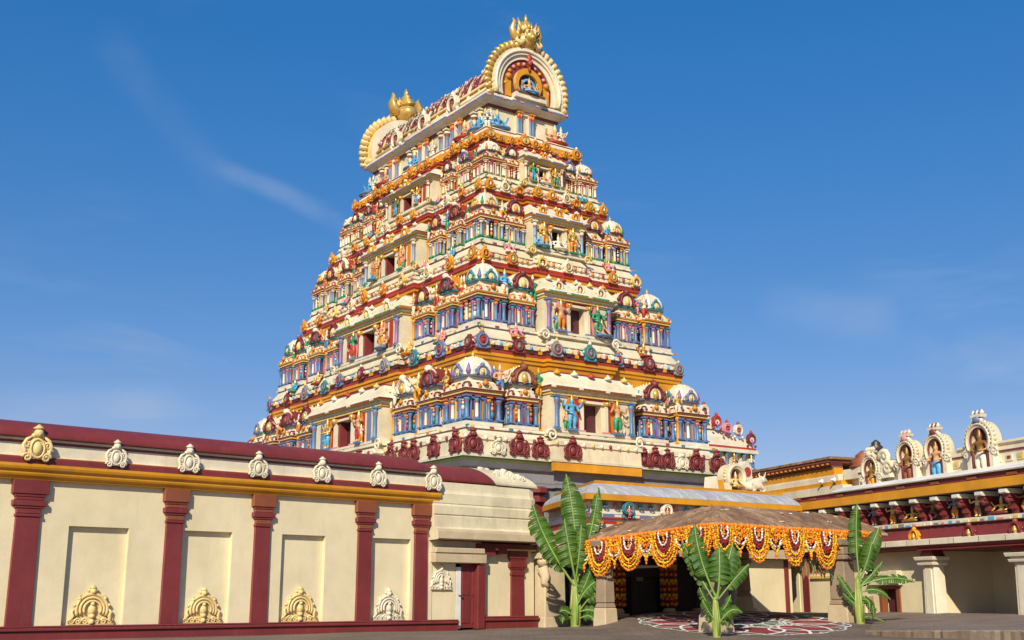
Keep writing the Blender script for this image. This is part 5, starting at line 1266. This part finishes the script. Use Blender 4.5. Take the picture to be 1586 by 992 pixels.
for x, w in ((-7.25, .34), (-13.4, .26), (-3.2, .24)):
    mb = MB(); mb.box(-w, w, -.06, 0, -.3, 3.4, 'maroon'); mb.build('wall_pilaster', GB, TR(x, 0, 0))
mb = MB(); mb.box(-12.5, -8.2, -.12, 0, 2.5, 2.75, 'lemon'); mb.box(-6.6, -3.6, -.15, 0, 2.0, 2.15, 'lemon'); mb.box(-10.9, -8.0, -.05, 0, -.3, 2.5, 'cream_wall'); mb.build('wall_moulding', GB)
n_ = XL
mb = MB(); xprof(mb, [(.3, 3.42), (-.85, 3.44), (-1.0, 3.62), (-1.05, 3.64), (-1.05, 3.92), (-.95, 3.96), (-.88, 4.0), (-.70, 4.25), (-.55, 4.62), (-.66, 4.66), (-.72, 4.70), (-.72, 4.92), (.3, 4.95)], XL, XR,
      ['maroon', 'maroon', 'ivory', 'ivory', 'ivory', 'maroon', 'maroon', 'maroon', 'maroon', 'ivory', 'ivory', 'ivory']); ev = mb.build('eave', GB)
mb = MB(); rnd = random.Random(12)
for k in range(46):
    x = -8+k*.6; mb.box(x, x+rnd.uniform(.25, .5), -.76, -.72, 4.70, 4.70+rnd.uniform(.08, .2), rnd.choice(('ivory', 'sky_blue', 'lemon', 'grey_stone', 'pink', 'cream', 'slate_blue')))
for k in range(14): mb.box(-7+k*1.9, -6.97+k*1.9, -1.06, -1.04, 3.64, 3.92, 'dark_grey')
mb.build('tile_pattern', ev)['kind'] = 'stuff'
for x in (4.9, 9.3, 12.6):
    b = MB(); kudu(b, .85, .75, .22, 'yellow' if x < 9 else 'maroon', 'orange' if x < 9 else 'red', 'gold', 'yellow' if x < 9 else 'brown_red', 10); b.build('lotus_relief', ev, TR(x, -.78, 3.92))
mb = MB(); mb.box(XL, XR, .1, 5, 4.95, 6.25, 'dark_maroon'); mb.build('gallery_wall', GB)
def bracket():
    b = MB()
    for y0, z0_, z1_, w, m in ((-.25, 0, .25, .24, 'maroon'), (-.42, .25, .45, .20, 'maroon'), (-.36, .45, .62, .17, 'maroon'), (-.60, .62, .80, .20, 'maroon'), (-.78, .80, .98, .24, 'maroon'), (-.92, 1.0, 1.24, .30, 'ivory')):
        b.box(-w, w, y0, .1, z0_, z1_, m)
    b.ball((0, -.62, .72), .2, 'maroon', 7, 5); b.box(-.24, .24, -.98, -.9, 1.05, 1.2, 'white')
    return b.mesh('bracket')
bk = bracket()
for k in range(17): inst('bracket', bk, GB, TR(-9.0+k*1.75, 0, 4.96))
for k in range(15):
    figure('stucco_figure', ('dance', 'four', 'raise', 'sit')[k % 4], GB, TR(-8.1+k*1.75, -.30, 4.98) @ Matrix.Diagonal((1.35, 1, 1, 1)), 1.2 if k % 4 != 3 else .95, ('bronze', 'grey_stone', 'pale_gold', 'gold')[k % 4], ('orange', 'bronze', 'maroon')[k % 3], 'ivory')
mb = MB(); xprof(mb, [(.2, 6.26), (-.95, 6.27), (-1.02, 6.30), (-1.02, 6.78), (.2, 6.80)], -6.2, XR, ['dark_grey', 'yellow', 'yellow', 'yellow']); mb.build('cornice', GB)
mb = MB(); xprof(mb, [(.2, 6.805), (-.90, 6.81), (-.88, 7.02), (-.98, 7.06), (.2, 7.08)], -6.0, XR, ['maroon', 'maroon', 'maroon', 'maroon']);
for k in range(9): mb.box(-5+k*2.9, -4.3+k*2.9, -.96, -.9, 6.84, 6.98, 'brown_red')
mb.build('cornice_band', GB)
mb = MB(); xprof(mb, [(-1.05, 7.085), (-1.08, 7.15), (-.55, 7.36), (.0, 7.52), (.5, 7.60), (5, 7.62)], -2.6, XR, ['ivory', 'white', 'white', 'white', 'white']); mb.build('sloping_ledge', GB)
mb = MB(); mb.box(-1.6, XR, .45, 1.2, 7.58, 8.35, 'ivory'); mb.box(-1.7, XR, .38, 1.3, 8.35, 8.48, 'ivory'); mb.box(-1.6, XR, .42, 1.2, 8.48, 8.70, 'cream'); mb.box(-1.6, XR, .40, .45, 8.25, 8.33, 'maroon'); mb.box(7.5, XR, .3, 1.3, 8.70, 8.82, 'ivory')
for k in range(22):
    x = .6+k*.8; mb.box(x, x+.45, .39, .45, 7.75, 8.1, ('ivory', 'cream', 'lemon')[k % 3]); mb.box(x+.1, x+.35, .36, .40, 7.85, 8.0, ('cream', 'maroon', 'old_stone')[k % 3])
mb.build('parapet', GB)
def pniche(x, w, h, skin, cloth, crown_m, y=.25):
    b = MB(); o = keyhole(w, h*.86, 20); cz_ = h*.86-w/2; i1 = [(q*.64, cz_+(s-cz_)*.68) for q, s in o]
    b.strip(o, i1, -.28, .35, 'ivory', 'cream'); b.tube([(q*.80, -.30, cz_+(s-cz_)*.84) for q, s in o], .06, 'cream', 6)
    for k in range(1, 20):
        q, s = o[k]; b.ball((q*1.0, -.12, s), .10, ('ivory', 'cream', 'ivory', 'pale_gold')[k % 4], 6, 4)
        b.ball((q*.90, -.29, cz_+(s-cz_)*.92), .05, ('brown_red', 'slate_blue')[k % 2], 5, 3)
    for sx in (-1, 1):
        scroll(b, (sx*w*.50, cz_-w*.30), .24, 'ivory', 1.4, sx, -.22, .34); b.box(sx*w*.39-.15, sx*w*.39+.15, -.24, .2, -.75, cz_-w*.26, 'ivory')
    # crown mask at the top
    b.ball((0, -.15, h*.88), .30, crown_m, 9, 6, .8); b.box(-.36, .36, -.32, .1, h*.93, h*.99, 'ivory', -.06)
    for k in range(-2, 3): b.lathe([(.10, 0), (.13, .10), (.02, .26)], 6, (k*.16, -.12, h*.99), ('ivory', crown_m)[k % 2])
    for sx in (-1, 1): b.ball((sx*.3, -.2, h*.86), .13, 'ivory', 7, 5)
    n1 = b.build('parapet_niche', GB, TR(x, y, 7.75))
    b = MB(); b.prism([(q*1.04, cz_+(s-cz_)*1.03) for q, s in i1], .20, .30, 'maroon', 'maroon'); b.box(-w*.30, w*.30, .20, .29, -.75, cz_-w*.1, 'maroon'); b.tube([(w*.27, -.18, -.75)]+[(q*.97, -.20, s) for q, s in i1]+[(-w*.27, -.18, -.75)], .07, 'maroon', 6); b.build('niche_back', n1)
    b = MB(); b.box(-w*.28, w*.28, -.42, .1, -.78, -.62, 'slate_blue'); b.build('niche_base', n1)
    figure('niche_figure', 'four', n1, TR(0, -.14, -.62), h*.98, skin, cloth, 'bronze')
pniche(.15, 1.75, 1.75, 'bronze', 'yellow', 'cream'); pniche(3.55, 1.75, 2.35, 'bronze', 'brown_red', 'pink'); pniche(6.05, 1.85, 2.4, 'skin_paint', 'sky_blue', 'maroon'); pniche(9.55, 2.15, 2.65, 'bronze', 'ivory', 'slate_blue')
mb = MB(); mb.box(1.1, 2.0, .0, .6, 7.75, 8.75, 'ivory', .1); scroll(mb, (1.5, 8.9), .5, 'ivory', 1.3, -1, .1, .4); scroll(mb, (1.9, 8.3), .4, 'cream', 1.3, 1, .0, .4); mb.build('scroll_block', GB)
mb = MB(); mb.lathe([(.34, 0), (.26, .2), (.40, .35), (.42, .55), (.25, .72), (.30, .8), (.05, 1.0)], 10, (0, 0, 0), 'iron'); mb.box(-.5, .5, -.5, .5, -.5, 0, 'ivory')
o = mb.build('dark_urn'); o.matrix_world = Matrix.Translation((21.602, 71.631, -.85)) @ Matrix.Rotation(R(-70), 4, 'Z') @ TR(-.55, 1.1, 9.3); tag(o, 'small dark metal urn finial on the parapet behind the leftmost arched niche', 'finial')

# ------------------------------------------------------------------ banded building further back
FB = empty('banded_building', (23.2, 84.8, -.9), R(-70)); tag(FB, 'far low building painted in yellow, cream and maroon bands under a brown slab roof', 'building')
ZT = 10.55
mb = MB(); mb.box(-16, 6, .4, 6, -.5, ZT-1.0, 'cream_wall'); mb.build('wall_body', FB)
mb = MB(); mb.box(-16, .3, -.62, 6, ZT-.02, ZT+.16, 'slab_roof'); mb.box(-16, .1, -.54, 6, ZT-.22, ZT-.02, 'brown_red'); mb.build('slab_roof', FB)
lay = [(.2, .50, -.50, 'dark_maroon'), (.50, .62, -.40, 'brown_red'), (.62, 1.15, -.28, 'yellow'), (1.15, 1.25, -.36, 'ivory'), (1.25, 1.62, -.42, 'ivory'), (1.62, 1.95, -.50, 'yellow'), (1.95, 2.5, -.65, 'ivory'), (2.5, 2.62, -.60, 'yellow'), (2.62, 3.2, -.75, 'maroon'), (3.2, 3.55, -.85, 'brown_red'), (3.55, 3.9, -.95, 'yellow'), (3.9, 4.6, -1.1, 'maroon'), (4.6, 5.0, -1.0, 'brown_red')]
mb = MB(); rnd = random.Random(2)
for t, b_, y, m in lay:
    mb.box(-16, .2+max(0, t-.6)*1.1, y, .5, ZT-b_, ZT-t-.003, m)
for k in range(24): mb.box(-14+k*.6, -13.85+k*.6, -.62, -.5, ZT-.42, ZT-.30, 'orange')
for k in range(18): mb.box(-12+k*.85, -11.6+k*.85+rnd.uniform(0, .2), -.98, -.86, ZT-3.5, ZT-3.15, ('yellow', 'red', 'orange')[k % 3])
mb.build('painted_bands', FB)
mb = MB(); mb.lathe([(.9, 0), (1.0, .15), (.8, .3), (.95, .5), (.5, .8), (.55, .9), (.1, 1.25)], 10, (2.5, .6, ZT-.9), 'brown_red'); mb.box(1.2, 4, -.2, 2, ZT-1.6, ZT-.9, 'ivory'); mb.build('roof_pot', FB)
for k, x in enumerate((-.6, .9)):
    mb = MB(); mb.lathe([(.34, 0), (.30, .12), (.12, .3), (.10, .55)], 10, (0, 0, 0), 'white'); mb.lathe([(.24, -.02), (.24, .0)], 10, (0, 0, 0), 'iron')
    o = mb.build('horn_speaker'); o.matrix_world = Matrix.Translation((23.2, 84.8, -.9)) @ Matrix.Rotation(R(-70), 4, 'Z') @ TR(x, -.75, ZT-1.93+.35) @ Matrix.Rotation(R(90), 4, 'X') @ Matrix.Scale(.6, 4)
    tag(o, ('white horn loudspeaker on the banded building, the left of the two', 'white horn loudspeaker on the banded building, the right of the two')[k], 'loudspeaker')

# ------------------------------------------------------------------ small painted shrine wing behind the tower's right foot
SW = empty('shrine_wing', (14.9, 96.0, -.9), R(90-55)); tag(SW, 'small shrine wing with tiny painted columns and cresting, behind the tower foot', 'shrine')
mb = MB(); mb.box(-3, 6.6, 0, 5, -.5, 13.0, 'cream'); mb.box(-3, 6.9, -.25, 5.2, 12.95, 13.15, 'red'); mb.box(-3, 7.0, -.4, 5.3, 12.65, 12.95, 'ivory'); mb.box(-3, 6.7, -.1, 5, 13.15, 13.9, 'ivory', 0, .1); mb.box(-3, 6.9, -.2, 5.1, 11.0, 11.3, 'ivory'); mb.box(-3, 6.7, -.06, 5, 11.3, 11.36, 'brown_red'); mb.box(-3, 7.3, -.6, 5.3, 10.2, 10.9, 'ivory', 0, .2)
mb.box(-3, 4.6, 0, 5, 13.9, 14.5, 'ivory', .2, .3); mb.box(-3, 2.6, .1, 5, 14.5, 15.3, 'ivory', .2, .3)
mb.build('wall_body', SW)
b = MB(); column(b, 1.32, .16, 'slate_blue', 'grey_stone', 'teal', 'slate_blue', 7); cm = b.mesh('shrine_column')
for k, x in enumerate((1.6, 2.5, 3.5, 4.6, 5.5, 6.5)): inst('column', cm, SW, TR(x, -.15, 11.32))
for k, (x, z) in enumerate(((1.0, 15.2), (2.4, 14.4), (3.6, 13.9), (4.9, 13.85), (6.4, 13.2))):
    b = MB(); kudu(b, .95, 1.5, .3, ('ivory', 'red', 'pink', 'ivory', 'maroon')[k], ('maroon', 'ivory', 'red', 'red', 'ivory')[k], 'purple', 'red', 10); b.build('crest_arch', SW, TR(x, -.05, z))
for k, x in enumerate((1.2, 4.1, 6.1)): figure('stucco_figure', 'stand', SW, TR(x, -.4, 11.3), 1.3, ('ivory', 'gold', 'ivory')[k], ('teal', 'yellow', 'blue')[k])

# ------------------------------------------------------------------ niche and seated bull on the hall roof
HMx = Matrix.Translation((HX, HY, G0)) @ Matrix.Rotation(R(90-55.7), 4, 'Z')
e = bpy.data.objects.new('roof_niche', None); C.objects.link(e); e.matrix_world = HMx @ TR(13.6, 2.2, ZE+1.02, 0, .9); tag(e, 'cream arched niche with gold figure and small red window on the grey hall roof', 'niche')
b = MB(); o_ = keyhole(1.9, 2.15, 18); i_ = [(x*.62, 1.2+(z-1.2)*.66) for x, z in o_]
b.strip(o_, i_, -.4, .6, 'ivory', 'cream'); b.prism([(x*.64, 1.2+(z-1.2)*.68) for x, z in o_], .0, .5, 'brown_red'); b.box(-.5, .5, .02, .4, .2, .9, 'brown_red'); b.box(-.85, -.5, -.35, .5, .2, .8, 'ivory'); b.box(.5, .85, -.35, .5, .2, .8, 'ivory'); b.tube([(x*.83, -.42, 1.2+(z-1.2)*.85) for x, z in o_], .09, 'cream', 6); b.box(-2.2, 2.6, -.7, 1.2, -.1, .22, 'ivory', .1, .1); b.box(-2.1, -1.1, -.3, .6, .2, .9, 'yellow', .2); b.box(-2.3, -1.9, -.5, .6, .2, 1.15, 'ivory', .15)
for k in range(2, 17): x, z = o_[k]; b.ball((x, -.15, z), .10, 'ivory' if k % 2 else 'pale_gold', 6, 4)
b.build('arch_frame', e); figure('niche_figure', 'sit', e, TR(0, -.25, .45), 1.15, 'pale_gold', 'gold', 'ivory')
b = MB(); b.box(.85, 1.85, -.1, .7, .22, 2.0, 'ivory', .05); b.prism([(-.5+1.35, 2.0), (.5+1.35, 2.0), (1.35, 2.45)], -.1, .7, 'ivory'); b.prism([(x*.35+1.35, z*.36+1.15) for x, z in arch_pts(1.9, 2.4, 12)], -.16, -.1, 'red'); b.build('red_window', e)
# bull: one skinned body
J = [((-.75, 0, .45), .34), ((-.25, 0, .52), .36), ((.25, 0, .58), .34), ((.55, 0, .78), .24), ((.85, 0, .98), .19), ((1.12, 0, .86), .13), ((1.28, 0, .76), .10)]
E_b = [(i, i+1) for i in range(6)]
def lim(p, pts):
    for q in pts: J.append(q); E_b.append((p, len(J)-1)); p = len(J)-1
for sy in (-1, 1):
    lim(0, [((-.65, sy*.30, .28), .20), ((-.25, sy*.42, .14), .12), ((-.60, sy*.46, .08), .08)]); lim(2, [((.45, sy*.26, .35), .15), ((.78, sy*.30, .18), .10), ((.50, sy*.34, .08), .08)])
    lim(4, [((.82, sy*.22, 1.10), .05), ((.80, sy*.30, 1.28), .035), ((.88, sy*.26, 1.42), .012)]); 
lim(2, [((.15, 0, 1.0), .16)]); lim(0, [((-1.05, 0, .5), .06), ((-1.10, .05, .2), .045)])
bm = skin_mesh('bull_body', J, E_b, 1); bm.materials.append(MATS['ivory'])
bl = inst('bull_statue', bm); bl.matrix_world = HMx @ TR(15.0, 1.75, ZE+1.18, 0, .95); tag(bl, 'cream stucco bull lying on the grey hall roof beside the arched niche', 'statue')

# ------------------------------------------------------------------ camera, sun, sky
cam = bpy.data.cameras.new('camera'); co = bpy.data.objects.new('camera', cam); C.objects.link(co)
co.location = (0, 0, 0); co.rotation_euler = (R(90+13.23), 0, 0); cam.sensor_width = 36; cam.lens = 36*1825.1/1586; cam.clip_end = 5000; cam.clip_start = .5
scene.camera = co
sun = bpy.data.lights.new('sun', 'SUN'); so = bpy.data.objects.new('sun', sun); C.objects.link(so)
SEL = 33; SAZ = (-.19, -.98)
sd = Vector((SAZ[0]*math.cos(R(SEL)), SAZ[1]*math.cos(R(SEL)), math.sin(R(SEL)))).normalized()
so.rotation_euler = sd.to_track_quat('Z', 'Y').to_euler(); sun.energy = 4.8; sun.angle = R(.5); sun.color = (1, .90, .74)
w = bpy.data.worlds.new('World'); scene.world = w; w.use_nodes = True; nt = w.node_tree; nt.nodes.clear()
out = nt.nodes.new('ShaderNodeOutputWorld'); bg = nt.nodes.new('ShaderNodeBackground'); nt.links.new(bg.outputs[0], out.inputs[0])
sky = nt.nodes.new('ShaderNodeTexSky'); sky.sky_type = 'NISHITA'; sky.sun_disc = False; sky.sun_elevation = R(SEL); sky.sun_rotation = math.atan2(SAZ[0], SAZ[1]); sky.altitude = 0; sky.air_density = 1.0; sky.dust_density = .2; sky.ozone_density = 3.0
# thin cirrus wisps, fixed in the sky
tc = nt.nodes.new('ShaderNodeTexCoord'); sep = nt.nodes.new('ShaderNodeSeparateXYZ'); nt.links.new(tc.outputs['Generated'], sep.inputs[0])
mp = nt.nodes.new('ShaderNodeMapping'); mp.inputs['Rotation'].default_value = (0, R(-38), 0); mp.inputs['Scale'].default_value = (3.0, 3, 13); nt.links.new(tc.outputs['Generated'], mp.inputs[0])
nz = nt.nodes.new('ShaderNodeTexNoise'); nz.inputs['Scale'].default_value = 1.5; nz.inputs['Detail'].default_value = 7; nz.inputs['Roughness'].default_value = .55; nz.inputs['Distortion'].default_value = .4; nt.links.new(mp.outputs[0], nz.inputs[0])
nz2 = nt.nodes.new('ShaderNodeTexNoise'); nz2.inputs['Scale'].default_value = 3.2; nz2.inputs['Detail'].default_value = 2; nt.links.new(tc.outputs['Generated'], nz2.inputs[0])
f1 = ramp(nt, nz.outputs['Fac'], [(.52, (0, 0, 0)), (.85, (.28,)*3)]); f2 = ramp(nt, nz2.outputs['Fac'], [(.50, (0, 0, 0)), (.66, (1,)*3)])
fm = mixc(nt, 1.0, f1, f2, 'MULTIPLY')
def px_dir(x, y):
    a_, b_ = (x-793)/1825.1, -(y-496)/1825.1; cp, sp = math.cos(R(13.23)), math.sin(R(13.23))
    return Vector((a_, cp-b_*sp, sp+b_*cp)).normalized()
def wisp(d1, d2, wid, amp):
    nrm = d1.cross(d2).normalized(); mid_ = (d1+d2).normalized(); half = d1.angle(d2)/2
    dp = nt.nodes.new('ShaderNodeVectorMath'); dp.operation = 'DOT_PRODUCT'; dp.inputs[1].default_value = nrm; nt.links.new(tc.outputs['Generated'], dp.inputs[0])
    wob = nt.nodes.new('ShaderNodeMath'); wob.operation = 'MULTIPLY_ADD'; nt.links.new(nz2.outputs['Fac'], wob.inputs[0]); wob.inputs[1].default_value = .05; nt.links.new(dp.outputs['Value'], wob.inputs[2])
    off = nt.nodes.new('ShaderNodeMath'); off.operation = 'SUBTRACT'; nt.links.new(wob.outputs[0], off.inputs[0]); off.inputs[1].default_value = .025
    ab = nt.nodes.new('ShaderNodeMath'); ab.operation = 'ABSOLUTE'; nt.links.new(off.outputs[0], ab.inputs[0])
    mr = nt.nodes.new('ShaderNodeMapRange'); mr.interpolation_type = 'SMOOTHERSTEP'; nt.links.new(ab.outputs[0], mr.inputs[0]); mr.inputs[1].default_value = 0; mr.inputs[2].default_value = wid; mr.inputs[3].default_value = 1; mr.inputs[4].default_value = 0
    d3 = nt.nodes.new('ShaderNodeVectorMath'); d3.operation = 'DOT_PRODUCT'; d3.inputs[1].default_value = mid_; nt.links.new(tc.outputs['Generated'], d3.inputs[0])
    m2 = nt.nodes.new('ShaderNodeMapRange'); m2.interpolation_type = 'SMOOTHERSTEP'; nt.links.new(d3.outputs['Value'], m2.inputs[0]); m2.inputs[1].default_value = math.cos(half*1.25); m2.inputs[2].default_value = math.cos(half*.45); m2.inputs[3].default_value = 0; m2.inputs[4].default_value = amp
    mu = nt.nodes.new('ShaderNodeMath'); mu.operation = 'MULTIPLY'; nt.links.new(mr.outputs[0], mu.inputs[0]); nt.links.new(m2.outputs[0], mu.inputs[1])
    n3 = nt.nodes.new('ShaderNodeTexNoise'); n3.inputs['Scale'].default_value = 9; n3.inputs['Detail'].default_value = 6; nt.links.new(tc.outputs['Generated'], n3.inputs[0])
    r3 = nt.nodes.new('ShaderNodeMapRange'); nt.links.new(n3.outputs['Fac'], r3.inputs[0]); r3.inputs[1].default_value = .3; r3.inputs[2].default_value = .7
    m4 = nt.nodes.new('ShaderNodeMath'); m4.operation = 'MULTIPLY'; nt.links.new(mu.outputs[0], m4.inputs[0]); nt.links.new(r3.outputs[0], m4.inputs[1])
    return m4.outputs[0]
for d1, d2, wid, amp in ((px_dir(170, 60), px_dir(360, 290), .026, .12), (px_dir(330, 250), px_dir(560, 350), .013, .30), (px_dir(1180, 470), px_dir(1390, 500), .03, .16), (px_dir(-40, 660), px_dir(300, 640), .03, .25)):
    ad = nt.nodes.new('ShaderNodeMath'); ad.operation = 'ADD'; ad.use_clamp = True; nt.links.new(fm, ad.inputs[0]); nt.links.new(wisp(d1, d2, wid, amp), ad.inputs[1]); fm = ad.outputs[0]
gm = nt.nodes.new('ShaderNodeGamma'); gm.inputs[1].default_value = .52; nt.links.new(sky.outputs[0], gm.inputs[0])
hs_ = nt.nodes.new('ShaderNodeHueSaturation'); hs_.inputs['Saturation'].default_value = 2.05; nt.links.new(gm.outputs[0], hs_.inputs['Color'])
tint = mixc(nt, 1.0, hs_.outputs[0], (1.8, 1.48, 1.8), 'MULTIPLY')
nt.links.new(mixc(nt, fm, tint, (4.2, 4.6, 5.4)), bg.inputs[0]); bg.inputs[1].default_value = .117
scene.view_settings.view_transform = 'Standard'; scene.view_settings.look = 'None'; scene.view_settings.exposure = .22; scene.view_settings.gamma = 1
scene.render.engine = 'CYCLES'
scene.cycles.max_bounces = 6
